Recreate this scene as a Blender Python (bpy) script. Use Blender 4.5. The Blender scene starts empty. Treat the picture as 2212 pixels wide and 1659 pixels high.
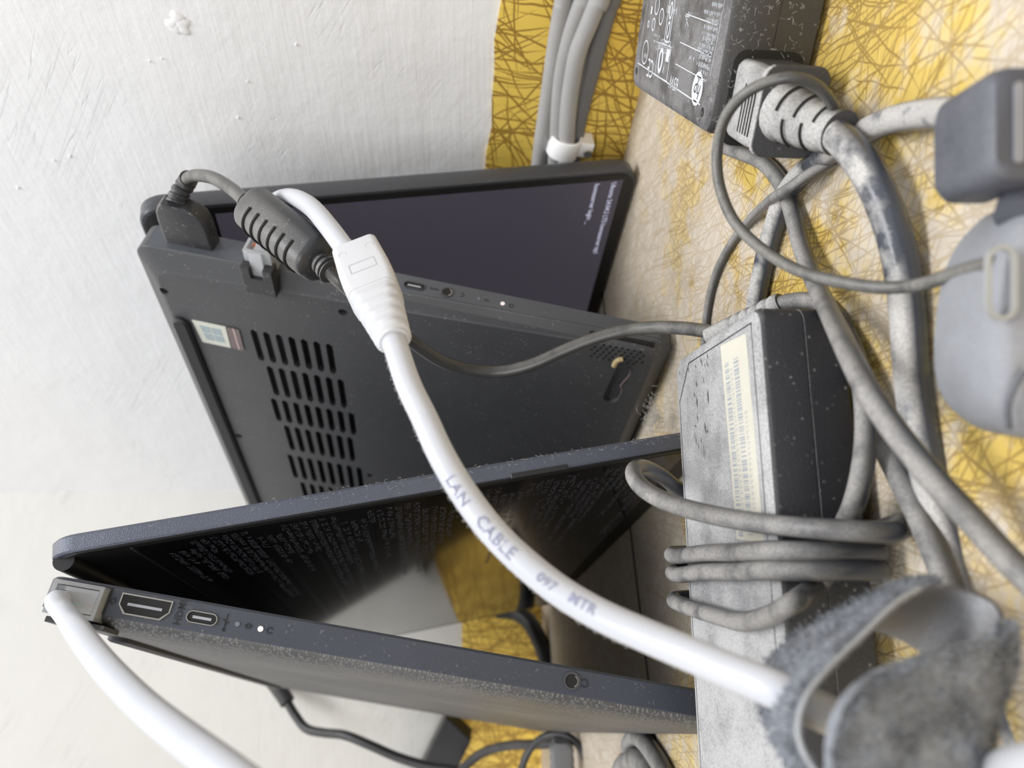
import bpy, bmesh, math, random
from mathutils import Vector, Matrix
random.seed(7)
V = Vector
PI = math.pi
S = bpy.context.scene
COL = S.collection

# ------------------------------------------------------------------ camera (phone held on its side: gravity points to image right)
FPX, CX, CY = 1658.37, 1106.0, 829.5
TH, ROLL, HC = 0.113578, 0.006327, 0.104057
FW = V((0, math.cos(TH), -math.sin(TH)))
R0 = V((0, -math.sin(TH), -math.cos(TH)))
U0 = V((1, 0, 0))
RT = R0 * math.cos(ROLL) + U0 * math.sin(ROLL)
UP = U0 * math.cos(ROLL) - R0 * math.sin(ROLL)
O = V((0, 0, HC))
cam = bpy.data.cameras.new('camera')
cam.lens = FPX / 2212 * 36.0
cam.sensor_width = 36.0
cam.clip_start = 0.005
cam.clip_end = 20
cam.dof.use_dof = True
cam.dof.focus_distance = 0.235
cam.dof.aperture_fstop = 13.0
camo = bpy.data.objects.new('camera', cam)
COL.objects.link(camo)
m = Matrix((RT, UP, -FW)).transposed().to_4x4()
m.translation = O
camo.matrix_world = m
S.camera = camo

# ------------------------------------------------------------------ light and exposure
S.view_settings.view_transform = 'Standard'
S.view_settings.look = 'None'
S.view_settings.exposure = 0.0
S.view_settings.gamma = 1.0
S.view_settings.use_curve_mapping = False
w = bpy.data.worlds.new('world')
S.world = w
w.use_nodes = True
w.node_tree.nodes['Background'].inputs[0].default_value = (0.93, 0.95, 1.0, 1)
w.node_tree.nodes['Background'].inputs[1].default_value = 0.72


def area(name, loc, target, size, power, col=(1, 1, 1)):
    d = bpy.data.lights.new(name, 'AREA')
    d.shape = 'RECTANGLE'
    d.size, d.size_y = size
    d.energy = power
    d.color = col
    o = bpy.data.objects.new(name, d)
    COL.objects.link(o)
    o.location = loc
    o.rotation_euler = (V(target) - V(loc)).to_track_quat('-Z', 'Y').to_euler()
    return o


area('ceiling_tube_light', (0.24, -0.16, 1.36), (0.05, 0.32, 0.0), (0.9, 0.28), 17.5, (0.97, 0.98, 1.0))
area('side_fill_light', (-0.8, -1.35, 0.75), (0.15, 0.35, 0.08), (1.2, 0.8), 15.0, (1.0, 0.98, 0.95))  # added fill from the camera side to even out the walls, no real lamp

# ------------------------------------------------------------------ helpers: pixel of the photo -> point in the place


def ray(u, v):
    return FW + RT * ((u - CX) / FPX) + UP * ((CY - v) / FPX)


def P(u, v, d):
    return O + ray(u, v) * d


def hit(u, v, p, n):
    r = ray(u, v)
    return O + r * ((p - O).dot(n) / r.dot(n))


def PZ(u, v, z=0.0):
    return hit(u, v, V((0, 0, z)), V((0, 0, 1)))


# ------------------------------------------------------------------ materials
def _new(name):
    mt = bpy.data.materials.new(name)
    mt.use_nodes = True
    nt = mt.node_tree
    return mt, nt, nt.nodes, nt.links, nt.nodes['Principled BSDF']


def _noise(N, L, co, scale, detail=3, rough=.55):
    n = N.new('ShaderNodeTexNoise')
    n.inputs['Scale'].default_value = scale
    n.inputs['Detail'].default_value = detail
    n.inputs['Roughness'].default_value = rough
    if co is not None:
        L.new(co, n.inputs['Vector'])
    return n.outputs['Fac']


def _range(N, L, src, a, b, c=0, d=1):
    r = N.new('ShaderNodeMapRange')
    r.inputs[1].default_value = a
    r.inputs[2].default_value = b
    r.inputs[3].default_value = c
    r.inputs[4].default_value = d
    L.new(src, r.inputs[0])
    return r.outputs[0]


def _math(N, L, op, a, b=None, clamp=False):
    r = N.new('ShaderNodeMath')
    r.operation = op
    r.use_clamp = clamp
    for i, x in enumerate((a, b)):
        if x is None:
            continue
        if isinstance(x, (int, float)):
            r.inputs[i].default_value = x
        else:
            L.new(x, r.inputs[i])
    return r.outputs[0]


def _mix(N, L, fac, a, b):
    r = N.new('ShaderNodeMix')
    r.data_type = 'RGBA'
    if isinstance(fac, (int, float)):
        r.inputs[0].default_value = fac
    else:
        L.new(fac, r.inputs[0])
    for i, x in ((6, a), (7, b)):
        if isinstance(x, tuple):
            r.inputs[i].default_value = (*x, 1)
        else:
            L.new(x, r.inputs[i])
    return r.outputs[2]


def mat(name, col, rough=.5, metal=0., dust=0., dcol=(.50, .47, .43), lo=.1, hi=.9, patch=60, bump=0., bscale=900,
        speck=0., var=.08, coat=0., spec=.5, smear=0., pr=(.30, .55)):
    """plain surface with colour variation, settled dust on what faces up, scattered specks and a fine bump"""
    mt, nt, N, L, B = _new(name)
    co = N.new('ShaderNodeTexCoord').outputs['Object']
    n1 = _noise(N, L, co, patch, 4)
    c = _mix(N, L, _range(N, L, n1, .3, .7), tuple(x * (1 - var) for x in col), tuple(min(1, x * (1 + var)) for x in col))
    rf = None
    if dust > 0:
        g = N.new('ShaderNodeNewGeometry').outputs['Normal']
        sx = N.new('ShaderNodeSeparateXYZ')
        L.new(g, sx.inputs[0])
        up = _range(N, L, sx.outputs[2], lo, hi)
        n2 = _noise(N, L, co, patch * 1.7, 5, .6)
        n3 = _noise(N, L, co, 1800, 2, .6)
        a = _math(N, L, 'MULTIPLY', up, _range(N, L, n2, pr[0], pr[1], .55 - smear, 1))
        a = _math(N, L, 'MULTIPLY', a, _range(N, L, n3, .25, .65, .55, 1.1))
        a = _math(N, L, 'MULTIPLY', a, dust, True)
        c = _mix(N, L, a, c, dcol)
        rf = a
    if speck > 0:
        vo = N.new('ShaderNodeTexVoronoi')
        vo.inputs['Scale'].default_value = 550
        L.new(co, vo.inputs['Vector'])
        k = _range(N, L, vo.outputs['Distance'], .0, .28, 1, 0)
        n4 = _noise(N, L, co, 190, 2)
        k = _math(N, L, 'MULTIPLY', k, _range(N, L, n4, .48, .62))
        k = _math(N, L, 'MULTIPLY', k, speck, True)
        c = _mix(N, L, k, c, (.55, .53, .50))
    L.new(c, B.inputs['Base Color'])
    if rf is not None:
        L.new(_range(N, L, rf, 0, 1, rough, .95), B.inputs['Roughness'])
    else:
        B.inputs['Roughness'].default_value = rough
    B.inputs['Metallic'].default_value = metal
    B.inputs['Specular IOR Level'].default_value = spec
    B.inputs['Coat Weight'].default_value = coat
    if bump > 0:
        bp = N.new('ShaderNodeBump')
        bp.inputs['Strength'].default_value = bump
        bp.inputs['Distance'].default_value = .0004
        L.new(_noise(N, L, co, bscale, 3), bp.inputs['Height'])
        L.new(bp.outputs[0], B.inputs['Normal'])
    return mt


def emis(name, col, strength, base=(0.01, .01, .01)):
    mt, nt, N, L, B = _new(name)
    B.inputs['Base Color'].default_value = (*base, 1)
    B.inputs['Emission Color'].default_value = (*col, 1)
    B.inputs['Emission Strength'].default_value = strength
    B.inputs['Roughness'].default_value = .5
    return mt


def mat_gold(name, dusty, dustlo=(.40, .62), grad=None, ps=1.):
    """embossed gold foil sheet: yellow ground, brown criss-cross strokes, settled dust over part of it"""
    mt, nt, N, L, B = _new(name)
    uv = N.new('ShaderNodeUVMap')
    uv.uv_map = 'UVMap'
    co = uv.outputs[0]
    lines = None
    wob = N.new('ShaderNodeTexNoise')
    wob.inputs['Scale'].default_value = 45
    wob.inputs['Detail'].default_value = 2
    L.new(co, wob.inputs['Vector'])
    ws = N.new('ShaderNodeVectorMath')
    ws.operation = 'MULTIPLY_ADD'
    L.new(wob.outputs['Color'], ws.inputs[0])
    ws.inputs[1].default_value = (.005, .005, 0)
    L.new(co, ws.inputs[2])
    for i, (ang, sx, sy, wd) in enumerate(((88, 8, 520, .16), (80, 9, 560, .15), (46, 8, 480, .14), (-40, 8, 480, .14), (8, 10, 560, .14), (63, 9, 520, .14),
                                           (-62, 10, 520, .13), (28, 10, 560, .13), (94, 10, 600, .15))):
        mp = N.new('ShaderNodeMapping')
        mp.vector_type = 'POINT'
        mp.inputs['Rotation'].default_value = (0, 0, math.radians(ang))
        mp.inputs['Location'].default_value = (i * 1.7, i * 2.3, 0)
        mp.inputs['Scale'].default_value = (ps, ps, 1)
        L.new(ws.outputs[0], mp.inputs[0])
        mp2 = N.new('ShaderNodeMapping')
        mp2.inputs['Scale'].default_value = (sx, sy, 1)
        L.new(mp.outputs[0], mp2.inputs[0])
        n = N.new('ShaderNodeTexVoronoi')
        n.voronoi_dimensions = '2D'
        n.inputs['Scale'].default_value = 1
        L.new(mp2.outputs[0], n.inputs['Vector'])
        k = _range(N, L, n.outputs['Distance'], wd * .75, wd * 1.2, 1, 0)
        lines = k if lines is None else _math(N, L, 'MAXIMUM', lines, k)
    gcol = _mix(N, L, _range(N, L, _noise(N, L, co, 9, 3), .35, .65), (.82, .55, .085), (.95, .70, .15))
    c = _mix(N, L, _math(N, L, 'MULTIPLY', lines, .9 if dusty == 0 else .72), gcol, (.30, .16, .025))
    hgt = _math(N, L, 'SUBTRACT', 1.0, lines)
    if dusty > 0:
        n1 = _noise(N, L, co, 14, 6, .62)
        n2 = _noise(N, L, co, 90, 4, .7)
        a = _math(N, L, 'ADD', _math(N, L, 'MULTIPLY', n1, .72), _math(N, L, 'MULTIPLY', n2, .28))
        a = _range(N, L, a, dustlo[0], dustlo[1], 1, .12)
        if grad:
            sp = N.new('ShaderNodeSeparateXYZ')
            L.new(co, sp.inputs[0])
            a = _math(N, L, 'ADD', a, _range(N, L, sp.outputs[1], grad[0], grad[1], 0, grad[2]), True)
        a = _math(N, L, 'MULTIPLY', a, _range(N, L, lines, 0, 1, 1, .70))
        a = _math(N, L, 'MULTIPLY', a, dusty, True)
        dc = _mix(N, L, _range(N, L, n2, .3, .7), (.60, .53, .45), (.74, .67, .58))
        c = _mix(N, L, a, c, dc)
        L.new(_range(N, L, a, 0, 1, .38, .95), B.inputs['Roughness'])
        L.new(_range(N, L, a, 0, 1, .35, 0), B.inputs['Metallic'])
    else:
        B.inputs['Roughness'].default_value = .42
        B.inputs['Metallic'].default_value = .15
    L.new(c, B.inputs['Base Color'])
    bp = N.new('ShaderNodeBump')
    bp.inputs['Strength'].default_value = .5
    bp.inputs['Distance'].default_value = .0004
    L.new(hgt, bp.inputs['Height'])
    L.new(bp.outputs[0], B.inputs['Normal'])
    return mt


def mat_wall(name, col):
    """white painted plaster: brushed strokes, trowel marks, small pits"""
    mt, nt, N, L, B = _new(name)
    co = N.new('ShaderNodeUVMap')
    co.uv_map = 'UVMap'
    co = co.outputs[0]

    def st(rot, sx, sy, dt=3):
        a = N.new('ShaderNodeMapping')
        a.inputs['Rotation'].default_value = (0, 0, math.radians(rot))
        L.new(co, a.inputs[0])
        b = N.new('ShaderNodeMapping')
        b.inputs['Scale'].default_value = (sx, sy, 1)
        L.new(a.outputs[0], b.inputs[0])
        return _noise(N, L, b.outputs[0], 1, dt, .6)
    brush = st(3, 18, 420)
    brush2 = st(86, 14, 330)
    lump = _noise(N, L, co, 26, 5, .6)
    scr = st(-32, 9, 260, 1)
    scr = _range(N, L, _math(N, L, 'ABSOLUTE', _math(N, L, 'SUBTRACT', scr, .5)), .0, .012, 1, 0)
    scr = _math(N, L, 'MULTIPLY', scr, _range(N, L, _noise(N, L, co, 12, 1), .56, .64))
    hgt = _math(N, L, 'ADD', _math(N, L, 'MULTIPLY', brush, .25), _math(N, L, 'MULTIPLY', brush2, .10))
    hgt = _math(N, L, 'ADD', hgt, _math(N, L, 'MULTIPLY', lump, 1.6))
    hgt = _math(N, L, 'SUBTRACT', hgt, _math(N, L, 'MULTIPLY', scr, .35))
    c = _mix(N, L, _range(N, L, _noise(N, L, co, 5, 4), .35, .65), tuple(x * .965 for x in col), col)
    c = _mix(N, L, _math(N, L, 'MULTIPLY', scr, .18), c, (.55, .55, .54))
    L.new(c, B.inputs['Base Color'])
    B.inputs['Roughness'].default_value = .42
    bp = N.new('ShaderNodeBump')
    bp.inputs['Strength'].default_value = .55
    bp.inputs['Distance'].default_value = .0016
    L.new(hgt, bp.inputs['Height'])
    L.new(bp.outputs[0], B.inputs['Normal'])
    return mt


def mat_textured(name):
    """dark laptop underside moulded in a fine checkered weave"""
    mt, nt, N, L, B = _new(name)
    co = N.new('ShaderNodeUVMap')
    co.uv_map = 'UVMap'
    vo = N.new('ShaderNodeTexVoronoi')
    vo.inputs['Scale'].default_value = 1000
    vo.inputs['Randomness'].default_value = .8
    L.new(co.outputs[0], vo.inputs['Vector'])
    k = _range(N, L, vo.outputs['Distance'], .15, .6, 1, 0)
    c = _mix(N, L, k, (.045, .045, .048), (.145, .145, .147))
    c = _mix(N, L, _range(N, L, _noise(N, L, co.outputs[0], 14, 3), .4, .7, 0, .35), c, (.20, .198, .195))
    L.new(c, B.inputs['Base Color'])
    B.inputs['Roughness'].default_value = .5
    bp = N.new('ShaderNodeBump')
    bp.inputs['Strength'].default_value = .6
    bp.inputs['Distance'].default_value = .0003
    L.new(k, bp.inputs['Height'])
    L.new(bp.outputs[0], B.inputs['Normal'])
    return mt


def mat_clear(name, col=(.93, .95, .97), rough=.08):
    mt, nt, N, L, B = _new(name)
    B.inputs['Base Color'].default_value = (*col, 1)
    B.inputs['Roughness'].default_value = rough
    B.inputs['Transmission Weight'].default_value = .72
    B.inputs['IOR'].default_value = 1.45
    return mt


def mat_screen(name, col, rough, coat=0., em=None, spec=.5):
    mt, nt, N, L, B = _new(name)
    B.inputs['Base Color'].default_value = (*col, 1)
    B.inputs['Roughness'].default_value = rough
    B.inputs['Coat Weight'].default_value = coat
    B.inputs['Coat Roughness'].default_value = .03
    B.inputs['Specular IOR Level'].default_value = spec
    if em:
        B.inputs['Emission Color'].default_value = (*em[0], 1)
        B.inputs['Emission Strength'].default_value = em[1]
    return mt


DUST = (.46, .44, .41)
M = dict(
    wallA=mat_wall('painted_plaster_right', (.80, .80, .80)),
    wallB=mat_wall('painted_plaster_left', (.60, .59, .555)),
    gold=mat_gold('gold_sheet_clean', 0, ps=.55),
    goldD=mat_gold('gold_sheet_dusty', .95, (.452, .535), (.24, .38, .85), ps=1.1),
    goldB=mat_gold('gold_sheet_very_dusty', .97, (.66, .84), ps=.8),
    board=mat('shelf_wood', (.10, .07, .05), .8, bump=.3),
    body1=mat('laptop_plastic_charcoal', (.060, .061, .065), .42, dust=.10, speck=.35, bump=.22, bscale=2200, patch=25),
    side1=mat('laptop_plastic_slate', (.080, .087, .102), .40, dust=.22, speck=.2, bump=.22, bscale=2200, patch=30),
    lid1=mat('laptop_lid_charcoal', (.052, .054, .062), .38, dust=.25, lo=.5, speck=.15, bump=.1, patch=30),
    body2=mat('laptop_plastic_blue_grey', (.050, .056, .072), .42, dust=.22, speck=.2, bump=.35, bscale=2600, patch=30),
    lid2=mat('laptop_lid_blue_grey', (.098, .109, .142), .36, metal=.3, dust=.55, lo=.35, hi=.95, speck=.2, bump=.5, bscale=2600, patch=40, dcol=(.36, .34, .31)),
    tex2=mat_textured('laptop_underside_weave'),
    bezel=mat('bezel_black', (.012, .012, .013), .5, var=.05, bump=.1),
    black=mat('flat_black', (.006, .006, .006), .7, var=0),
    rubber=mat('rubber_black', (.014, .014, .016), .6, dust=.25, lo=.3),
    disp1=mat_screen('lcd_matte', (.022, .020, .026), .32, em=((.30, .27, .36), .13)),
    disp2=mat_screen('lcd_glossy', (.004, .004, .005), .085, coat=0., em=((.1, .1, .12), .006), spec=.35),
    txt1=emis('screen_text_bright', (.75, .75, .95), .75),
    txt2=emis('screen_text_dim', (.42, .42, .48), .05),
    steel=mat('port_metal', (.48, .45, .40), .30, metal=1., var=.05),
    dkmetal=mat('port_inner', (.10, .10, .11), .4, metal=.6),
    tongue=mat('port_tongue', (.35, .36, .40), .35),
    led=emis('led_white', (1, .80, .80), .35, (.8, .7, .7)),
    ledoff=mat('led_off', (.16, .17, .19), .4),
    engr=mat('engraved_mark', (.016, .017, .02), .6),
    cream=mat('cream_label', (.68, .65, .55), .6, var=.05),
    sticker=mat('cream_sticker', (.62, .63, .55), .5, var=.05),
    pane=mat('sticker_window_pane', (.34, .40, .42), .5, var=.03),
    sticker2=mat('brown_sticker', (.16, .12, .12), .4),
    copper=mat('pale_copper_line', (.55, .42, .38), .4),
    glue=mat('dried_glue', (.55, .43, .22), .6, bump=.4),
    white=mat('lan_cable_white', (.55, .565, .61), .30, dust=.22, dcol=(.62, .58, .50), lo=.5, bump=.15, bscale=300, patch=80, var=.03),
    sleeve=mat('moulded_sleeve_white', (.62, .63, .66), .5, dust=.2, dcol=(.6, .58, .52), lo=.6, bump=.12, var=.02),
    ink=mat('blue_grey_ink', (.30, .31, .42), .6, var=.1),
    ink2=mat('moulded_mark', (.44, .45, .48), .5, var=0),
    cord=mat('cord_black_dusty', (.048, .051, .058), .26, dust=.76, dcol=DUST, lo=.0, hi=.95, patch=70, bump=.1, smear=.25),
    cordlap=mat('cord_grey_semi_dusty', (.050, .050, .050), .26, dust=.5, dcol=(.40, .38, .34), lo=.0, hi=.9, patch=90, bump=.1, smear=.3),
    thick=mat('power_cord_patchy_dust', (.055, .062, .080), .22, dust=1.0, dcol=(.58, .56, .53), lo=.22, hi=.75, patch=32, bump=.15, smear=.5, pr=(.42, .54)),
    cordclean=mat('cord_black', (.018, .018, .020), .38, dust=.15, var=.05),
    plugd=mat('plug_heavy_dust', (.045, .045, .050), .5, dust=1.0, dcol=(.54, .53, .51), lo=.15, hi=.7, patch=60, bump=.45, bscale=1500, speck=.5),
    plugk=mat('plug_black_plastic', (.028, .028, .030), .42, dust=.55, dcol=DUST, lo=.2, hi=1.0, speck=.5, bump=.15),
    ferr=mat('ferrite_black', (.036, .037, .040), .34, dust=.6, dcol=(.42, .40, .37), lo=.1, hi=1.0, patch=50, bump=.15, speck=.25),
    brick=mat('adapter_brick_dust', (.022, .023, .028), .42, dust=1.08, dcol=(.54, .535, .53), lo=.25, hi=.95, patch=30, bump=.6, bscale=2600, speck=.5, smear=.03),
    brick1=mat('adapter_black_light_dust', (.034, .032, .031), .42, dust=.46, dcol=(.46, .45, .45), lo=.3, hi=1.0, patch=55, bump=.25, bscale=1800, speck=.8, smear=.45),
    print=mat('white_print', (.72, .74, .78), .5, var=.04),
    printd=mat('dim_print', (.42, .44, .48), .5, var=.1),
    grey=mat('grey_cable', (.34, .335, .33), .5, dust=.3, dcol=(.5, .49, .47), lo=-.2, bump=.15, bscale=400),
    greyD=mat('dark_grey_cable', (.15, .15, .155), .5, dust=.3, dcol=(.4, .39, .37), lo=-.1),
    clip=mat('clip_white_plastic', (.92, .92, .92), .35, var=.01),
    nail=mat('nail_steel', (.7, .7, .68), .35, metal=.9),
    clear=mat_clear('clear_plug_plastic'),
    orange=mat('wire_orange', (.80, .25, .08), .5),
    green=mat('wire_green', (.10, .35, .12), .5),
    blue=mat('wire_blue', (.08, .18, .50), .5),
    brown=mat('wire_brown', (.30, .15, .08), .5),
    gpin=mat('gold_contact', (.80, .58, .20), .3, metal=1.),
    fuzz=mat('velcro_grey_fuzz', (.20, .215, .245), .95, dust=.5, dcol=(.44, .45, .48), lo=-.3, hi=1.0, patch=160, var=.55, bump=.9, bscale=600, spec=.1),
    band=mat('velcro_inner_tape', (.10, .10, .105), .6, dust=.7, dcol=(.45, .45, .46), lo=.0, hi=.9, patch=20),
    selv=mat('velcro_edge', (.30, .31, .33), .7, dust=.5, dcol=(.5, .5, .48), lo=-.4, bump=.3),
    adgrey=mat('plug_grey_dust', (.22, .225, .245), .6, dust=.5, dcol=(.40, .41, .43), lo=-.5, hi=.7, patch=40, var=.15, bump=.2, bscale=500),
    addark=mat('connector_slate', (.055, .06, .08), .45, dust=.3, dcol=(.34, .34, .36), lo=-.2, hi=.9, bump=.2),
    recess=mat('recess_rim_pale', (.36, .36, .35), .6),
    lint=mat('dust_fibre', (.55, .53, .49), .9, var=.1),
    key=mat('key_black', (.02, .02, .022), .5),
)


# ------------------------------------------------------------------ object helpers
def tag(o, label=None, cat=None, group=None, kind=None):
    if label:
        o['label'] = label
    if cat:
        o['category'] = cat
    if group:
        o['group'] = group
    if kind:
        o['kind'] = kind
    return o


def thing(name, label, cat, loc, group=None):
    o = bpy.data.objects.new(name, None)
    o.empty_display_size = .01
    COL.objects.link(o)
    o.location = V(loc)
    return tag(o, label, cat, group)


def worldloc(o):
    p = V((0, 0, 0))
    while o is not None:
        p = p + o.location
        o = o.parent
    return p


class MB:
    def __init__(s):
        s.v, s.f, s.uv = [], [], {}

    def add(s, vs, fs):
        k = len(s.v)
        s.v += [V(x) for x in vs]
        s.f += [tuple(i + k for i in f) for f in fs]
        return s

    def box(s, o, ax, ay, az, x, y, z):
        """box in frame (o, ax, ay, az) over ranges x, y, z"""
        vs = [o + ax * i + ay * j + az * k for k in z for j in y for i in x]
        return s.add(vs, [(0, 2, 3, 1), (4, 5, 7, 6), (0, 1, 5, 4), (2, 6, 7, 3), (0, 4, 6, 2), (1, 3, 7, 5)])

    def loops(s, L, cap=True, close=True):
        """skin a list of vertex loops"""
        n = len(L[0])
        vs = [p for l in L for p in l]
        fs = []
        for i in range(len(L) - 1):
            for j in range(n if close else n - 1):
                a, b = i * n + j, i * n + (j + 1) % n
                fs.append((a, b, b + n, a + n))
        if cap:
            fs.append(tuple(reversed(range(n))))
            fs.append(tuple(range((len(L) - 1) * n, len(L) * n)))
        return s.add(vs, fs)

    def poly(s, pts, nrm, h):
        """prism: polygon pts extruded by nrm*h"""
        return s.loops([[V(p) for p in pts], [V(p) + nrm * h for p in pts]])

    def build(s, name, material, parent=None, smooth=None, bevel=0, seg=2, uvf=None, recalc=True, loc=None):
        me = bpy.data.meshes.new(name)
        if parent is not None:
            org = worldloc(parent)
        elif loc is not None:
            org = V(loc)
        else:
            n = len(s.v)
            c = V((sum(p.x for p in s.v) / n, sum(p.y for p in s.v) / n, min(p.z for p in s.v)))
            org = c
        me.from_pydata([p - org for p in s.v], [], s.f)
        if recalc:
            bm = bmesh.new()
            bm.from_mesh(me)
            bmesh.ops.recalc_face_normals(bm, faces=bm.faces)
            bm.to_mesh(me)
            bm.free()
        me.update()
        if uvf:
            ul = me.uv_layers.new(name='UVMap')
            for lp in me.loops:
                ul.data[lp.index].uv = uvf(me.vertices[lp.vertex_index].co + org)
        me.materials.append(material)
        if smooth is not None:
            for p in me.polygons:
                p.use_smooth = True
            me.set_sharp_from_angle(angle=math.radians(smooth))
        o = bpy.data.objects.new(name, me)
        COL.objects.link(o)
        if parent is not None:
            o.parent = parent
        else:
            o.location = org
        if bevel:
            b = o.modifiers.new('bevel', 'BEVEL')
            b.width = bevel
            b.segments = seg
            b.limit_method = 'ANGLE'
            b.angle_limit = math.radians(35)
        return o


def crom(pts, n=10):
    """Catmull-Rom through pts"""
    pts = [V(p) for p in pts]
    q = [pts[0] * 2 - pts[1]] + pts + [pts[-1] * 2 - pts[-2]]
    out = []
    for i in range(1, len(q) - 2):
        a, b, c, d = q[i - 1], q[i], q[i + 1], q[i + 2]
        for k in range(n):
            t = k / n
            out.append(.5 * ((2 * b) + (c - a) * t + (2 * a - 5 * b + 4 * c - d) * t * t + (3 * b - a - 3 * c + d) * t ** 3))
    out.append(pts[-1])
    return out


def relax(p, k=1):
    for _ in range(k):
        p = [p[0]] + [(p[i - 1] + p[i] * 2 + p[i + 1]) / 4 for i in range(1, len(p) - 1)] + [p[-1]]
    return p


def frames(pts, n0=None):
    T = []
    for i in range(len(pts)):
        a = pts[max(0, i - 1)]
        b = pts[min(len(pts) - 1, i + 1)]
        T.append((b - a).normalized())
    n = n0 if n0 is not None else (O - pts[0])
    n = (n - T[0] * n.dot(T[0])).normalized()
    out = []
    for t in T:
        n = (n - t * n.dot(t)).normalized()
        out.append((t, n, t.cross(n)))
    return out


def tube_mb(mb, pts, r, seg=18, cap=True, n0=None):
    fr = frames(pts, n0)
    L = []
    for i, (p, (t, n, b)) in enumerate(zip(pts, fr)):
        rr = r[i] if isinstance(r, (list, tuple)) else r
        L.append([p + (n * math.cos(2 * PI * k / seg) + b * math.sin(2 * PI * k / seg)) * rr for k in range(seg)])
    mb.loops(L, cap)
    return mb


def rrect(w, h, r, seg=5):
    """rounded rectangle outline centred on 0"""
    r = min(r, w / 2 * .999, h / 2 * .999)
    out = []
    for cx, cy, a0 in ((w / 2 - r, h / 2 - r, 0), (-w / 2 + r, h / 2 - r, 90), (-w / 2 + r, -h / 2 + r, 180), (w / 2 - r, -h / 2 + r, 270)):
        for k in range(seg + 1):
            a = math.radians(a0 + 90 * k / seg)
            out.append((cx + r * math.cos(a), cy + r * math.sin(a)))
    return out


def rslab(mb, o, ax, ay, az, x0, x1, y0, y1, r, layers, seg=6):
    """stack of rounded rectangles: layers = [(z or f(x), inset or 4 insets)], x->ax etc."""
    L = []
    for z, ins in layers:
        i = ins if isinstance(ins, tuple) else (ins,) * 4
        a0, a1, b0, b1 = x0 + i[0], x1 - i[1], y0 + i[2], y1 - i[3]
        pts = rrect(a1 - a0, b1 - b0, max(.0004, r - (sum(i) / 4) * .5), seg)
        L.append([o + ax * (x + (a0 + a1) / 2) + ay * (y + (b0 + b1) / 2) + az * (z(x + (a0 + a1) / 2) if callable(z) else z) for x, y in pts])
    mb.loops(L)
    return mb


def text_pts(s, size, italic=0, bold=0):
    """flat outline mesh of a word: vertices (x, y), faces; origin at the left of the base line"""
    cu = bpy.data.curves.new('tmp', 'FONT')
    cu.body = s
    cu.size = size
    cu.offset = bold * size
    cu.shear = italic
    cu.resolution_u = 2
    ob = bpy.data.objects.new('tmp', cu)
    COL.objects.link(ob)
    dg = bpy.context.evaluated_depsgraph_get()
    me = ob.evaluated_get(dg).to_mesh()
    vs = [(v.co.x, v.co.y) for v in me.vertices]
    fs = [tuple(p.vertices) for p in me.polygons]
    ob.evaluated_get(dg).to_mesh_clear()
    bpy.data.objects.remove(ob)
    bpy.data.curves.remove(cu)
    return vs, fs


def text_on(mb, s, size, o, ax, ay, italic=0, bold=0, xs=1., center=False):
    vs, fs = text_pts(s, size, italic, bold)
    cx = (max(v[0] for v in vs) + min(v[0] for v in vs)) / 2 if center else 0
    cy = (max(v[1] for v in vs) + min(v[1] for v in vs)) / 2 if center else 0
    mb.add([o + ax * ((x - cx) * xs) + ay * (y - cy) for x, y in vs], fs)
    return mb


def ring(mb, o, ax, ay, az, rx, ry, wd, h, seg=28, a0=0, a1=360):
    """flat ring (or arc) band"""
    full = a1 - a0 >= 360
    n = seg if full else seg + 1
    outl, inl = [], []
    for k in range(n):
        a = math.radians(a0 + (a1 - a0) * k / seg)
        outl.append((rx * math.cos(a), ry * math.sin(a)))
        inl.append(((rx - wd) * math.cos(a), (ry - wd) * math.sin(a)))
    vs = [o + ax * x + ay * y + az * z for z in (0, h) for l in (outl, inl) for x, y in l]
    fs = []
    m_ = n if full else n - 1
    for k in range(m_):
        j = (k + 1) % n
        fs += [(k, j, n + j, n + k), (2 * n + k, 3 * n + k, 3 * n + j, 2 * n + j), (k, 2 * n + k, 2 * n + j, j), (n + k, n + j, 3 * n + j, 3 * n + k)]
    mb.add(vs, fs)
    return mb


def frame_outline(mb, outer, inner, az, h):
    """prism between two matching outlines"""
    n = len(outer)
    vs = [V(p) for p in outer] + [V(p) for p in inner] + [V(p) + az * h for p in outer] + [V(p) + az * h for p in inner]
    fs = []
    for k in range(n):
        j = (k + 1) % n
        fs += [(k, j, n + j, n + k), (2 * n + k, 3 * n + k, 3 * n + j, 2 * n + j), (k, 2 * n + k, 2 * n + j, j), (n + k, n + j, 3 * n + j, 3 * n + k)]
    mb.add(vs, fs)
    return mb


ZA = V((0, 0, 1))

# ------------------------------------------------------------------ the setting: two walls, the shelf and its foil sheets
WA_P, WA_D = V((.12, .40, 0)), V((-.616, .788, 0)).normalized()
WA_N = V((-.788, -.616, 0)).normalized()        # into the room
CORN = V((-.0913, .6704, 0))
WB_D = V((-1, -.01, 0)).normalized()
WB_N = V((.01, -1, 0)).normalized()

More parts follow.
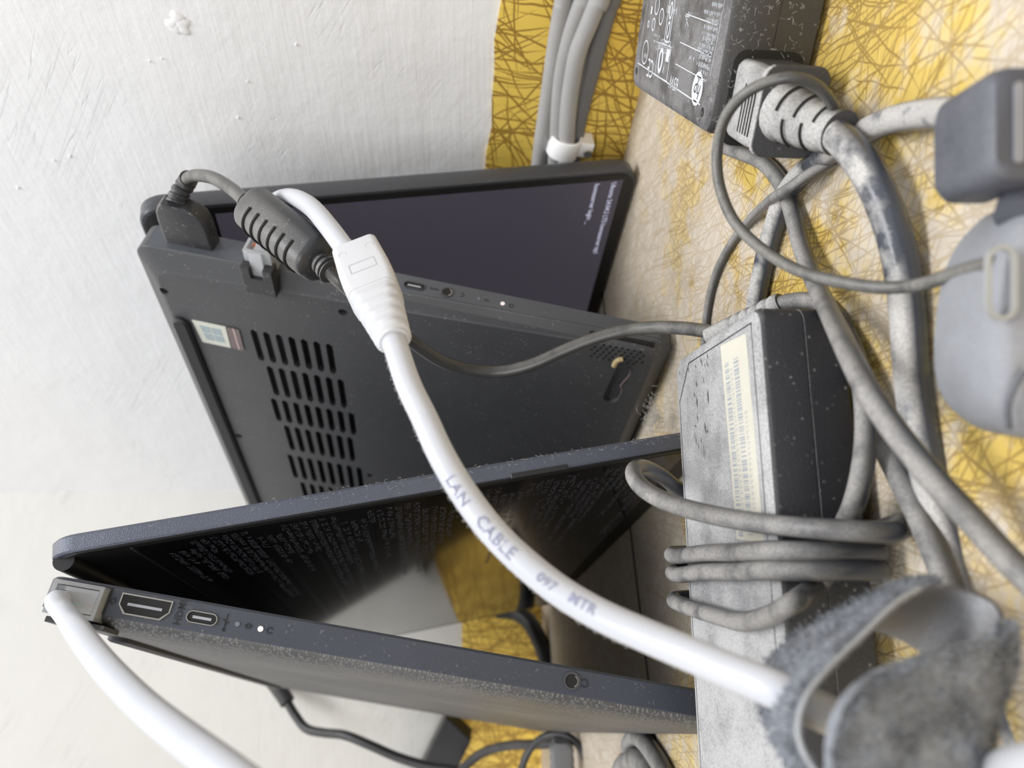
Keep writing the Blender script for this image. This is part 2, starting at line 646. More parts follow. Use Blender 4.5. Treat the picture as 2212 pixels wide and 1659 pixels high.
mb = MB()
A0 = CORN - WA_D * 1.1
mb.box(V((0, 0, 0)), V((1, 0, 0)), V((0, 1, 0)), ZA, (0, 0), (0, 0), (0, 0))
mb = MB()
mb.loops([[A0 + ZA * -.25, CORN + ZA * -.25, CORN - WA_N * .06 + ZA * -.25, A0 - WA_N * .06 + ZA * -.25],
          [A0 + ZA * 1.0, CORN + ZA * 1.0, CORN - WA_N * .06 + ZA * 1.0, A0 - WA_N * .06 + ZA * 1.0]])
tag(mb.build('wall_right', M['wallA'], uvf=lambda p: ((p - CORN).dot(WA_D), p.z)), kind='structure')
mb = MB()
B1 = CORN + WB_D * 1.3
C2_ = CORN + V((.02, .0, 0))
mb.loops([[CORN + ZA * -.25, B1 + ZA * -.25, B1 - WB_N * .06 + ZA * -.25, CORN - WB_N * .06 + ZA * -.25],
          [CORN + ZA * 1.0, B1 + ZA * 1.0, B1 - WB_N * .06 + ZA * 1.0, CORN - WB_N * .06 + ZA * 1.0]])
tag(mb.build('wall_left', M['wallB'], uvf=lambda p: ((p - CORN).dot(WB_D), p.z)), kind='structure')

# chipped patch and pits on the plaster, a nail stub
pt = []


def wallA_at(u, v, off=0):
    return hit(u, v, CORN + WA_N * off, WA_N)


mb = MB()
c0 = wallA_at(383, 38, .0)
for k, (du, dv, rr) in enumerate(((0, 0, 14), (10, 12, 16), (-10, 14, 13), (-2, 22, 12), (14, 24, 13))):
    c = wallA_at(383 + du, 38 + dv, -.0005)
    L = []
    for z, q in ((0, 1.0), (.0011, .75), (.0014, .3)):
        L.append([c + (WA_D * math.cos(a) + ZA * math.sin(a)) * (rr / FPX * .42 * q * (1 + .16 * math.sin(a * 3 + k) + .10 * math.sin(7 * a + k * 2))) + WA_N * z
                  for a in [2 * PI * i / 16 for i in range(16)]])
    mb.loops(L)
for u, v, rr in ((40, 404, 4), (118, 345, 2.5), (152, 336, 3.2), (535, 175, 2.4), (515, 253, 3), (324, 131, 2), (350, 125, 2), (640, 95, 2.6)):
    c = wallA_at(u, v, -.0004)
    L = [[c + (WA_D * math.cos(a) + ZA * math.sin(a)) * (rr / FPX * .42 * q) + WA_N * z for a in [2 * PI * i / 10 for i in range(10)]]
         for z, q in ((0, 1), (.001, .8), (.0014, .3))]
    mb.loops(L)
o = mb.build('trim_1', M['wallA'], smooth=60, uvf=lambda p: ((p - CORN).dot(WA_D), p.z))
tag(o, kind='structure')

# wooden shelf carrying everything
mb = MB()
fr_l, fr_r = V((-1.0, -.05, 0)), V((.62, -.05, 0))
jA = A0 + WA_N * 0
outline = [fr_l, fr_r, CORN - WA_D * .88 + WA_N * .0, CORN, CORN + WB_D * .9]
mb.loops([[p + ZA * -.022 for p in outline], [p + ZA * -.0015 for p in outline]])
o = mb.build('shelf', M['board'])
tag(o, 'brown wooden shelf board in the wall corner under the gold patterned sheets', 'shelf')

SE0, SE1 = V((-.075, .378, 0)), V((-.138, .3457, 0))        # the dark seam between two sheets
sd = (SE1 - SE0).normalized()
sn = V((-sd.y, sd.x, 0))
if sn.y < 0:
    sn = -sn


def seam_at(x):
    t = (x - SE0.x) / sd.x
    return SE0 + sd * t


uvxy = lambda p: (p.x, p.y)
# seam meets wall A
tt = (CORN - SE0).cross(WA_D).z / sd.cross(WA_D).z
SA = SE0 + sd * tt
mb = MB()
ftp = [fr_l + V((0, 0, 0)), fr_r, CORN - WA_D * .88, SA - sn * .0011, seam_at(-1.0) - sn * .0011]
ftp[4].x = -1.0
mb.loops([[p + ZA * -.0015 for p in ftp], [p + ZA * .0 for p in ftp]])
o = mb.build('patterned_sheet', M['goldD'], uvf=uvxy)
tag(o, 'dusty gold foil sheet with scratchy strokes lying on the shelf under the cords', 'sheet')
mb = MB()
btp = [seam_at(-1.0) + sn * .0011, SA + sn * .0011, CORN, CORN + WB_D * .9]
mb.loops([[p + ZA * -.0015 for p in btp], [p + ZA * .0 for p in btp]])
o = mb.build('patterned_sheet', M['goldB'], uvf=uvxy)
tag(o, 'grey dusty sheet at the shelf back beyond the dark seam under the lower laptop', 'sheet')

mb = MB()
sp_ = [seam_at(-1.0) - sn * .0011, SA - sn * .0011, SA + sn * .0011, seam_at(-1.0) + sn * .0011]
mb.loops([[p + ZA * -.0014 for p in sp_], [p + ZA * .00025 for p in sp_]])
tag(mb.build('trim_2', M['black']), kind='structure')

# strips of the same foil stuck up the wall foot
mb = MB()
L = []
n = 60
prof = [(0, .0), (.0009, .0)]
top = []
for i in range(n + 1):
    s_ = -.9 + .9 * i / n
    q = CORN + WA_D * s_
    h_ = .0722 + .0007 * math.sin(s_ * 90) + .0005 * math.sin(s_ * 233 + 1) + (-.0012 if s_ < -.425 else 0)
    L.append([q + WA_N * .0002, q + WA_N * .0014, q + WA_N * .0014 + ZA * h_, q + WA_N * .0002 + ZA * h_])
mb.loops(L)
o = mb.build('patterned_sheet', M['gold'], uvf=lambda p: ((p - CORN).dot(WA_D) + 3, p.z))
tag(o, 'clean gold foil strip with brown criss-cross strokes on the wall behind the grey cables', 'sheet')
mb = MB()
L = []
for i in range(n + 1):
    s_ = .9 * i / n
    q = CORN + WB_D * s_
    h_ = .0705 + .0004 * math.sin(s_ * 80)
    L.append([q + WB_N * .0002, q + WB_N * .0014, q + WB_N * .0014 + ZA * h_, q + WB_N * .0002 + ZA * h_])
mb.loops(L)
o = mb.build('patterned_sheet', M['gold'], uvf=lambda p: ((p - CORN).dot(WB_D) + 5, p.z))
tag(o, 'gold foil strip on the cream wall seen below the lower laptop', 'sheet')


# ------------------------------------------------------------------ laptops
class Lap:
    def __init__(s, H, yaw, be, la):
        s.H = V(H)
        s.a = V((math.cos(yaw), math.sin(yaw), 0))
        n_ = V((-s.a.y, s.a.x, 0))
        dn = V((0, 0, -1))
        s.b = dn * math.cos(be) + n_ * math.sin(be)
        s.l = dn * math.cos(la) + n_ * math.sin(la)
        nb = s.a.cross(s.b)
        s.nb = nb if nb.dot(s.l - s.b) < 0 else -nb
        nl = s.a.cross(s.l)
        s.nl = nl if nl.dot(s.b - s.l) < 0 else -nl

    def B(s, x, wv, t):           # point on the base: x from the hinge, wv along it, t outwards from the deck
        return s.H + s.b * x + s.a * wv + s.nb * t

    def Ld(s, x, wv, t):          # point on the lid
        return s.H + s.l * x + s.a * wv + s.nl * t


L1 = Lap((.06838, .33974, .2208), 2.164422, .23685, -.16954)
L2 = Lap((-.05816, .24695, .2178), 1.993196, .197445, -.166767)


def boolean_cut(o, cutter_mb, cutmat):
    cu = cutter_mb.build('tmp_cut', cutmat, loc=worldloc(o))
    md = o.modifiers.new('b', 'BOOLEAN')
    md.operation = 'DIFFERENCE'
    md.solver = 'EXACT'
    md.object = cu
    bpy.context.view_layer.update()
    dg = bpy.context.evaluated_depsgraph_get()
    me = bpy.data.meshes.new_from_object(o.evaluated_get(dg))
    old = o.data
    o.modifiers.clear()
    if len(me.polygons) > 10:
        o.data = me
        me.name = old.name
    bpy.data.objects.remove(cu)
    return o


def stadium_pts(l, wd, seg=8):
    r = wd / 2
    out = []
    for sx, a0 in ((1, -90), (-1, 90)):
        for k in range(seg + 1):
            a = math.radians(a0 + 180 * k / seg)
            out.append((sx * (l / 2 - r) + r * math.cos(a), r * math.sin(a)))
    return out


def keyboard(root, L, x0, x1, w0, w1, rows, cols):
    mb = MB()
    dx, dw = (x1 - x0) / rows, (w1 - w0) / cols
    for i in range(rows):
        for j in range(cols):
            mb.box(L.H, L.b, L.a, -L.nb, (x0 + i * dx + .001, x0 + (i + 1) * dx - .001), (w0 + j * dw + .001, w0 + (j + 1) * dw - .001), (.0, .0012))
    mb.build('keyboard', M['key'], root)
    mb = MB()
    mb.box(L.H, L.b, L.a, -L.nb, (x1 + .02, x1 + .085), ((w0 + w1) / 2 - .055, (w0 + w1) / 2 + .045), (.0, .0003))
    mb.build('touchpad', M['bezel'], root)


# ---- upper laptop
W1, D1 = .290, .2268
R1 = thing('laptop', 'upper black laptop standing like a tent, underside vents facing out, white text on its screen', 'laptop',
           (L1.B(.22, .16, 0) + V((0.03, 0.02, 0))) * 1.0)
R1.location.z = 0
tsid = lambda x: .0140 - .0055 * max(0, x) / .225
tbot = lambda x: .0180 - .0050 * max(0, x) / .225
mb = MB()
o_ = L1.H
SG = 6


def l1loop(tf, ins):
    x0, x1, y0, y1 = ins[0], D1 - ins[1], ins[2], W1 - ins[3]
    out = []
    for x, y in rrect(x1 - x0, y1 - y0, max(.001, .007 - .0 * ins[0]), SG):
        X = x + (x0 + x1) / 2
        Y = y + (y0 + y1) / 2
        if len(ins) > 4 and Y < W1 / 2:      # near chamfer narrows towards the front
            Y = Y - ins[4] * max(0, min(1, (X - .08) / .13)) * 1.0
        out.append(L1.B(X, Y, tf(X)))
    return out


mb.loops([l1loop(lambda x: .0008, (.0008, .0008, .0008, .0008)), l1loop(lambda x: .0016, (0, 0, 0, 0)), l1loop(lambda x: tsid(x) - .0004, (0, 0, 0, 0)),
          l1loop(tsid, (.0004, .0004, .0004, .0004)),
          l1loop(lambda x: tbot(x) - .0005, (.0065, .005, .0095, .0095, .0065)), l1loop(tbot, (.008, .006, .0105, .0105, .0065))])
base1 = mb.build('base', M['body1'], R1)
mb = MB()
BT = .0178


def slot(x, w0, w1, wd, depth=.0035, pt_=None):
    """vent slot: elongated hexagon cut along the hinge direction"""
    c = (w0 + w1) / 2
    hl = (w1 - w0) / 2
    e = wd * .35
    pts = [(-hl, -e * .2), (-hl + wd * .5, -wd / 2), (hl - wd * .5, -wd / 2), (hl, e * .2), (hl - wd * .5, wd / 2), (-hl + wd * .5, wd / 2)]
    mb.poly([L1.B(x + q, c + p, tbot(x) - depth) for p, q in pts], L1.nb, depth + .003)


rows = [(.0450, .0395, .0640, 7), (.0478, .0670, .0935, 7), (.0450, .0965, .1195, 8), (.0480, .1225, .1505, 7), (.0450, .1560, .1860, 8), (.0480, .1900, .2170, 7), (.0450, .2200, .2450, 8)]
for x0, w0, w1, nn in rows:
    for k in range(nn):
        slot(x0 + k * .00580, w0, w1, .0032)
scr = [(.0085, .0235, .0021), (.0885, .0150, .0021), (.0175, .1450, .0021), (.0920, .1640, .0021), (.0150, .272, .002), (.20, .272, .002), (.20, .16, .002)]
for x, wv, r in scr:
    mb.poly([L1.B(x + r * math.cos(2 * PI * k / 14), wv + r * math.sin(2 * PI * k / 14), tbot(x) - .003) for k in range(14)], L1.nb, .006)
# speaker grille
for i in range(9):
    for j in range(7):
        x = .1955 + i * .00255 + (j % 2) * .00127 - .0004 * j
        wv = .0135 - j * .0022
        if i + j > 12 or wv < .003 or i + (6 - j) * .8 > 12:
            continue
        r = .00082
        mb.poly([L1.B(x + r * math.cos(2 * PI * k / 8), wv + r * math.sin(2 * PI * k / 8), tbot(x) - .002) for k in range(8)], L1.nb, .006)
# pit where the front rubber foot came off
mb.poly([L1.B(.2098 - p * .05 + q, .0295 + p, tbot(.21) - .0016) for p, q in stadium_pts(.030, .0068)], L1.nb, .005)
boolean_cut(base1, mb, M['body1'])
for p_ in base1.data.polygons:
    p_.use_smooth = False
# black plate under the slots, their inner shade put in as colour
mb = MB()
mb.box(L1.H, L1.b, L1.a, L1.nb, (.040, .096), (.036, .250), (.0118, .01315))
mb.build('vent_shade_plate', M['black'], R1)
mb = MB()
mb.box(L1.H, L1.b, L1.a, L1.nb, (.192, .219), (.001, .017), (.0095, .01145))
mb.build('speaker_shade_plate', M['black'], R1)  # plain black plate standing in for the shade inside the speaker holes
for x, wv, r in scr:
    mb = MB()
    mb.poly([L1.B(x + r * .9 * math.cos(2 * PI * k / 14), wv + r * .9 * math.sin(2 * PI * k / 14), tbot(x) - .0029) for k in range(14)], L1.nb, .0004)
    mb.build('screw', M['black'], R1)
# port side strip with its own slate colour, a hair proud of the body
mb = MB()
pl = [(.006, .0016)] + [(D1 - .006, .0016), (D1 - .006, tsid(D1) - .0006), (.006, tsid(0) - .0006)]
mb.poly([L1.B(x, 0, t) for x, t in pl], -L1.a, .00025)
mb.build('side_panel', M['side1'], R1)
# glue residue
mb = MB()
gl = [L1.B(.2125 + .0045 * math.sin(k * .9) * .2, .018 + k * .0022, tbot(.21) - .0006) for k in range(11)]
tube_mb(mb, [p + V((random.uniform(-.0003, .0003), 0, random.uniform(-.0004, .0004))) for p in gl], .00045, 6)
mb.build('glue_residue', M['sticker2'], R1)
mb = MB()
tube_mb(mb, crom([hit(1326, 790, L1.B(.2, 0, tbot(.2) + .0009), L1.nb), hit(1330, 782, L1.B(.2, 0, tbot(.2) + .0012), L1.nb), hit(1337, 777, L1.B(.2, 0, tbot(.2) + .0012), L1.nb),
                  hit(1345, 776, L1.B(.2, 0, tbot(.2) + .0009), L1.nb)], 4), .0011, 8)
mb.build('glue_blob', M['glue'], R1, smooth=60)
# long rubber foot by the hinge
mb = MB()
rslab(mb, L1.B(0, 0, 0), L1.a, L1.b, L1.nb, .040, .272, .0070, .0150, .004, [(.0170, 0), (.0192, 0), (.0203, .0012)])
mb.build('rubber_foot', M['rubber'], R1, smooth=40)
mb = MB()
rslab(mb, L1.B(0, 0, 0), L1.a, L1.b, L1.nb, .12, .20, .198, .205, .003, [(.0130, 0), (.0147, 0), (.0153, .001)])
mb.build('rubber_foot', M['rubber'], R1, smooth=40)
# stickers
t0 = tbot(.02)


def L1quad(u, v, dz=.0):
    return hit(u, v, L1.B(.02, .05, t0 + dz), L1.nb)


mb = MB()
q4 = [(414, 690), (487, 705), (499, 751), (438, 738)]
mb.poly([L1quad(*p) for p in q4], L1.nb, .0002)
stk = mb.build('licence_sticker', M['sticker'], R1)
mb = MB()
qa = [(431, 701), (477, 711), (487, 740), (447, 732)]


def q2(s_, t_, Q):
    P0, P1_, P2_, P3_ = [L1quad(*p) for p in Q]
    return (P0 * (1 - s_) + P1_ * s_) * (1 - t_) + (P3_ * (1 - s_) + P2_ * s_) * t_


for a_, b_, c_, d_ in ((0, .47, 0, .47), (.53, 1, 0, .47), (0, .47, .53, 1), (.53, 1, .53, 1)):
    mb.poly([q2(a_, c_, qa) + L1.nb * .0002, q2(b_, c_, qa) + L1.nb * .0002, q2(b_, d_, qa) + L1.nb * .0002, q2(a_, d_, qa) + L1.nb * .0002], L1.nb, .0001)
mb.build('window_logo', M['pane'], stk)
mb = MB()
mb.poly([L1quad(*p) for p in [(489, 706), (516, 712), (528, 757), (501, 751)]], L1.nb, .0002)
s2 = mb.build('small_sticker', M['sticker2'], R1)
mb = MB()
mb.poly([L1quad(*p) + L1.nb * .0002 for p in [(502, 708), (505, 709), (519, 755), (516, 754)]], L1.nb, .0001)
mb.build('sticker_stripe', M['copper'], s2)


# ports of the upper laptop, on the plane w = 0
def side(L, x, t, e=.0003):
    return L.B(x, -e, t)


def oval_port(root, L, x, t, l, h, name='usb_port', tongue=True, e=.0003, rim='steel'):
    mb = MB()
    outer = [side(L, x + p, t + q, e) for p, q in stadium_pts(l, h)]
    inner = [side(L, x + p, t + q, e) for p, q in stadium_pts(l - .0006, h - .0006)]
    frame_outline(mb, outer, inner, -L.a, .00045)
    pr = mb.build(name, M[rim], root, smooth=50)
    mb = MB()
    mb.poly([side(L, x + p, t + q, e) for p, q in stadium_pts(l - .0005, h - .0005)], -L.a, .0001)
    mb.build('port_opening', M['black'], pr)
    if tongue:
        mb = MB()
        mb.box(side(L, x, t, e), L.b, L.nb, -L.a, (-l * .30, l * .30), (-.0004, .0004), (.0, .0002))
        mb.build('contact_tongue', M['tongue'], pr)
    return pr


oval_port(R1, L1, .1172, .0068, .0092, .0036, rim='dkmetal')


def jack(root, L, x, t, r=.0027, e=.0003):
    mb = MB()
    ring(mb, side(L, x, t, e), L.b, L.nb, -L.a, r, r, .0007, .0003)
    j = mb.build('headphone_jack', M['dkmetal'], root, smooth=50)
    mb = MB()
    mb.poly([side(L, x + (r - .0006) * math.cos(2 * PI * k / 20), t + (r - .0006) * math.sin(2 * PI * k / 20), e) for k in range(20)], -L.a, .0001)
    mb.build('jack_opening', M['black'], j)
    mb = MB()
    ring(mb, side(L, x + .0004, t, e), L.b, L.nb, -L.a, r - .0010, r - .0010, .0003, .00025, a0=-70, a1=70)
    mb.build('contact_spring', M['steel'], j)
    return j


jack(R1, L1, .1310, .0066)


def dot(root, L, x, t, r, m_, name='status_light', e=.0003):
    mb = MB()
    mb.poly([side(L, x + r * math.cos(2 * PI * k / 14), t + r * math.sin(2 * PI * k / 14), e) for k in range(14)], -L.a, .00015)
    return mb.build(name, m_, root)


dot(R1, L1, .1444, .0066, .0007, M['ledoff'])
dot(R1, L1, .1545, .0066, .0009, M['led'])
mk = MB()
ring(mk, side(L1, .1582, .0068), L1.b, L1.nb, -L1.a, .0010, .0010, .0003, .0001)
mk.build('port_icon', M['engr'], R1)
mk = MB()
ring(mk, side(L1, .1372, .0064), L1.b, L1.nb, -L1.a, .0010, .0010, .0003, .0001, a0=-120, a1=120)
mk.build('port_icon', M['engr'], R1)
mk = MB()
mk.box(side(L1, .1478, .0066), L1.b, L1.nb, -L1.a, (-.0012, .0012), (-.0001, .0002), (0, .0001))
mk.box(side(L1, .1478, .0066), (L1.b + L1.nb).normalized(), L1.nb, -L1.a, (-.0012, .0002), (-.0001, .0002), (0, .0001))
for k in range(4):
    mk.box(side(L1, .1048 + k * .0013, .0062), L1.b, L1.nb, -L1.a, (0, .0008), (-.0008 + .0003 * (k % 2), .0006), (0, .0001))
for k in range(4):
    mk.box(side(L1, .1238 + k * .0010, .0062), L1.b, L1.nb, -L1.a, (0, .0006), (-.0006 + .0003 * (k % 2), .0004), (0, .0001))
mk.build('port_icon', M['engr'], R1)
# drop-jaw network socket: clear plug behind a black U flap
LP = MB()
lx0, lx1 = .0490, .0622
zt0, zt1 = .0175, .0205
LP.box(L1.B(0, 0, 0), L1.b, L1.a, L1.nb, (lx0, lx1), (-.0005, .0085), (zt0, zt1))
LP.box(L1.B(0, 0, 0), L1.b, L1.a, L1.nb, (lx0, lx0 + .0040), (-.0065, -.0005), (zt0 - .003, zt1))
LP.box(L1.B(0, 0, 0), L1.b, L1.a, L1.nb, (lx1 - .0040, lx1), (-.0065, -.0005), (zt0 - .003, zt1))
LP.box(L1.B(0, 0, 0), L1.b, L1.a, L1.nb, (lx0, lx1), (.0, .0085), (.010, zt0))
LP.build('network_socket_flap', M['plugk'], R1, bevel=.0003)
keyboard(R1, L1, .02, .115, .02, .272, 6, 15)

# lid of the upper laptop
g1 = .0050
tl1 = .0108
mb = MB()


def lidloop(L, x0, x1, y0, y1, t, r=.009, ins=0):
    return [L.Ld(x + (x0 + x1) / 2, y + (y0 + y1) / 2, t) for x, y in rrect(x1 - x0 - 2 * ins, y1 - y0 - 2 * ins, r, 7)]


mb.loops([lidloop(L1, -.005, .2240, -.0012, W1 + .001, g1 + .0002, ins=.0006), lidloop(L1, -.005, .2240, -.0012, W1 + .001, g1 + .0012),
          lidloop(L1, -.005, .2240, -.0012, W1 + .001, g1 + tl1 - .003), lidloop(L1, -.005, .2240, -.0012, W1 + .001, g1 + tl1 - .0008, ins=.0012),
          lidloop(L1, -.005, .2240, -.0012, W1 + .001, g1 + tl1, ins=.0035)])
lid1 = mb.build('lid', M['lid1'], R1, smooth=35)
mb = MB()
mb.loops([lidloop(L1, -.0035, .2228, .0006, W1 - .001, g1 - .0003), lidloop(L1, -.0035, .2228, .0006, W1 - .001, g1 + .0006)])
mb.build('screen_bezel', M['bezel'], R1)
mb = MB()
mb.box(L1.H, L1.l, L1.a, L1.nl, (.0265, .2165), (.0042, W1 - .005), (g1 - .0004, g1 + .0001))
dsp1 = mb.build('display', M['disp1'], R1)
mb = MB()
tx_, ty_ = L1.a, L1.l         # text runs away along the hinge, its top towards the shelf
text_on(mb, 'Ubuntu 24.04.2 LTS homeserver tty1', .0036, L1.Ld(.2108, .0052, g1 - .0006), tx_, ty_, bold=.012, xs=.92)
text_on(mb, 'homeserver login: _', .0036, L1.Ld(.2020, .0052, g1 - .0006), tx_, ty_, bold=.012, xs=.92)
mb.build('screen_text', M['txt1'], dsp1, recalc=False)
# hinge
for w0 in (.012, .245):
    mb = MB()
    tube_mb(mb, [L1.Ld(.0035, w0, g1 - .0028), L1.Ld(.0035, w0 + .032, g1 - .0028)], .0036, 20)
    mb.build('hinge', M['bezel'], R1, smooth=50)

# ---- lower laptop
W2, D2 = .385, .2205
R2 = thing('laptop', 'lower blue-grey laptop tented in front, checkered underside, screen full of small text rows', 'laptop', L2.B(.2, .16, 0))
R2.location.z = 0
mb = MB()
t2s = lambda x: .0090 - .0012 * max(0, x) / .22
t2b = lambda x: .0128 - .0010 * max(0, x) / .22


def l2loop(tf, i0, i1, i2, i3, r=.008):
    x0, x1, y0, y1 = i0, D2 - i1, i2, W2 - i3
    return [L2.B(x + (x0 + x1) / 2, y + (y0 + y1) / 2, tf(x + (x0 + x1) / 2)) for x, y in rrect(x1 - x0, y1 - y0, r, 7)]


mb.loops([l2loop(lambda x: .0, .0006, .0006, .0006, .0006), l2loop(lambda x: .0008, 0, 0, 0, 0), l2loop(t2s, 0, 0, 0, 0), l2loop(lambda x: t2s(x) + .0003, .0004, .0004, .0004, .0004)])
mb.build('base', M['body2'], R2, smooth=35)
mb = MB()
mb.loops([l2loop(t2s, .0003, .0003, .0003, .0003), l2loop(lambda x: t2s(x) + .0010, .0007, .0007, .0007, .0007), l2loop(lambda x: t2s(x) + .0024, .0025, .0025, .0030, .0030),
          l2loop(lambda x: t2b(x) - .0006, .006, .006, .008, .008), l2loop(t2b, .010, .010, .016, .016)])
bot2 = mb.build('underside', M['tex2'], R2, smooth=60, uvf=lambda p: ((p - L2.H).dot(L2.b), (p - L2.H).dot(L2.a)))
mb = MB()
rslab(mb, L2.B(0, 0, 0), L2.a, L2.b, L2.nb, .03, .34, .012, .019, .003, [(t2b(0) - .001, 0), (t2b(0) + .0012, 0), (t2b(0) + .0018, .001)])
mb.build('rubber_foot', M['rubber'], R2, smooth=40)
keyboard(R2, L2, .02, .115, .02, .36, 6, 18)
# ports
e_ = .0001
mb = MB()
hx, ht = .0320, .0046


def hdmi(k):
    l, h = .0146 * k + (k - 1) * .0, .0050
    d = (k - 1) * .5 * .0146
    l2_, h2 = .0146 / 2 + d, .0052 / 2 + d
    return [(-l2_, -h2), (l2_, -h2), (l2_, h2 * .15), (l2_ - .0022, h2), (-l2_ + .0022, h2), (-l2_, h2 * .15)]


frame_outline(mb, [side(L2, hx + p, ht + q, e_) for p, q in hdmi(1.06)], [side(L2, hx + p, ht + q, e_) for p, q in hdmi(1.0)], -L2.a, .0003)
pr = mb.build('hdmi_port', M['steel'], R2)
mb = MB()
mb.poly([side(L2, hx + p, ht + q, e_) for p, q in hdmi(1.02)], -L2.a, .0001)
mb.build('port_opening', M['black'], pr)
mb = MB()
mb.box(side(L2, hx, ht, e_), L2.b, L2.nb, -L2.a, (-.0052, .0052), (-.0004, .0004), (0, .00025))
mb.build('contact_tongue', M['tongue'], pr)
oval_port(R2, L2, .0494, .0049, .0094, .0036, e=e_)
jack(R2, L2, .1632, .0042, .0027, e=e_)
dot(R2, L2, .0601, .0048, .00075, M['ledoff'], e=e_)
dot(R2, L2, .0672, .0050, .00085, M['led'], e=e_)
mk = MB()
text_on(mk, 'HDMI', .0030, side(L2, .0414, .0081, .0002), -L2.nb, L2.b * -1.0 * -1, bold=.01)
mk.build('port_icon', M['engr'], R2)
mk = MB()
# usb trident
so = side(L2, .0565, .0048, .0001)
mk.box(so, L2.b, L2.nb, -L2.a, (-.00015, .00015), (-.0024, .0022), (0, .0001))
mk.box(so, (L2.b + L2.nb * .8).normalized(), L2.nb, -L2.a, (-.0012, 0), (-.0002, .0002), (0, .0001))
mk.box(so, (L2.b - L2.nb * .8).normalized(), L2.nb, -L2.a, (0, .0012), (.0004, .0008), (0, .0001))
ring(mk, so + L2.nb * .0023, L2.b, L2.nb, -L2.a, .0005, .0005, .0004, .0001, 12)
mk.build('port_icon', M['engr'], R2)
mk = MB()
ring(mk, side(L2, .0634, .0048, .0001), L2.b, L2.nb, -L2.a, .0010, .0008, .0003, .0001, 10)
mk.box(side(L2, .0634, .0048, .0001), L2.b, L2.nb, -L2.a, (-.0011, .0011), (-.0001, .0001), (0, .0001))
mk.build('port_icon', M['engr'], R2)
mk = MB()
ring(mk, side(L2, .0700, .0050, .0001), L2.b, L2.nb, -L2.a, .0010, .0010, .0003, .0001, 16, 30, 330)
mk.build('port_icon', M['engr'], R2)
mk = MB()
ring(mk, side(L2, .1672, .0042, .0001), L2.b, L2.nb, -L2.a, .0011, .0013, .0003, .0001, 16, -150, 150)
mk.build('port_icon', M['engr'], R2)
mk = MB()
ring(mk, side(L2, .0223, .0045, .0001), L2.b, L2.nb, -L2.a, .0010, .0010, .0003, .0001, 8)
mk.build('port_icon', M['engr'], R2)
mb = MB()
mb.box(L2.H, L2.b, L2.a, L2.nb, (.0040, .0212), (-.0003, .0005), (.0008, .0088))
mb.build('network_socket', M['bezel'], R2, bevel=.0003)
mb = MB()
mb.box(L2.H, L2.b, L2.a, L2.nb, (.006, .0235), (-.0022, .010), (.0118, .0135))
mb.build('network_socket_flap', M['plugk'], R2, bevel=.0003)
# lid
g2, tl2 = .0048, .0062
mb = MB()
mb.loops([lidloop(L2, -.001, D2 + .001, -.0003, W2, g2 + .0002, ins=.0005), lidloop(L2, -.001, D2 + .001, -.0003, W2, g2 + .0008),
          lidloop(L2, -.001, D2 + .001, -.0003, W2, g2 + tl2 - .0012), lidloop(L2, -.001, D2 + .001, -.0003, W2, g2 + tl2 - .0002, ins=.0008),
          lidloop(L2, -.001, D2 + .001, -.0003, W2, g2 + tl2, ins=.002)])
# rounded fold at the hinge
lid2 = mb.build('lid', M['lid2'], R2, smooth=35)
mb = MB()
tube_mb(mb, [L2.Ld(.0035, .004, g2 - .0008), L2.Ld(.0035, W2 - .004, g2 - .0008)], .0032, 20)
mb.build('hinge', M['bezel'], R2, smooth=50)
mb = MB()
mb.loops([lidloop(L2, .001, D2, .0012, W2 - .0015, g2 - .0003), lidloop(L2, .001, D2, .0012, W2 - .0015, g2 + .0006)])
mb.build('screen_bezel', M['bezel'], R2)
mb = MB()
mb.box(L2.H, L2.l, L2.a, L2.nl, (.0242, D2 - .009), (.0046, W2 - .008), (g2 - .0004, g2 + .0001))
dsp2 = mb.build('display', M['disp2'], R2)
mb = MB()
mb.box(L2.H, L2.l, L2.a, L2.nl, (.0228, .0234), (.0046, W2 - .008), (g2 - .0006, g2 + .0001))
mb.build('bezel_line', M['body2'], R2)
mb = MB()
mb.box(L2.H, L2.l, L2.a, L2.nl, (.146, .166), (-.0008, .0003), (g2 - .0006, g2 + .0012))
mb.build('rubber_bumper', M['rubber'], R2, bevel=.0003)
# rows of console text as small stroke clusters (illegible in the photo)
rt = random.Random(11)
mb = MB()
nrow = 56
for r_ in range(nrow):
    x = .0300 + r_ * (.178 / nrow)
    n_ch = rt.choice((10, 18, 26, 34, 44, 60, 72)) if r_ > 6 else rt.choice((12, 30, 36))
    wpos = .0085 + (.010 if r_ % 9 < 3 else 0)
    k = 0
    while k < n_ch and wpos < .17:
        if rt.random() < .16:
            wpos += .0018
            k += 1
            continue
        for st_ in range(3):
            a_ = wpos + rt.choice((0, .0005, .0010))
            b_ = x + rt.choice((0, .0008, .0016))
            if rt.random() < .5:
                dx_, dw_ = .0016, .00035
            else:
                dx_, dw_ = .00045, .0012
            q = [L2.Ld(b_, a_, g2 - .00048), L2.Ld(min(b_ + dx_, x + .0022), a_, g2 - .00048), L2.Ld(min(b_ + dx_, x + .0022), a_ + dw_, g2 - .00048), L2.Ld(b_, a_ + dw_, g2 - .00048)]
            mb.add(q, [(0, 1, 2, 3)])
        wpos += .0018
        k += 1
mb.build('screen_text', M['txt2'], dsp2, recalc=False)


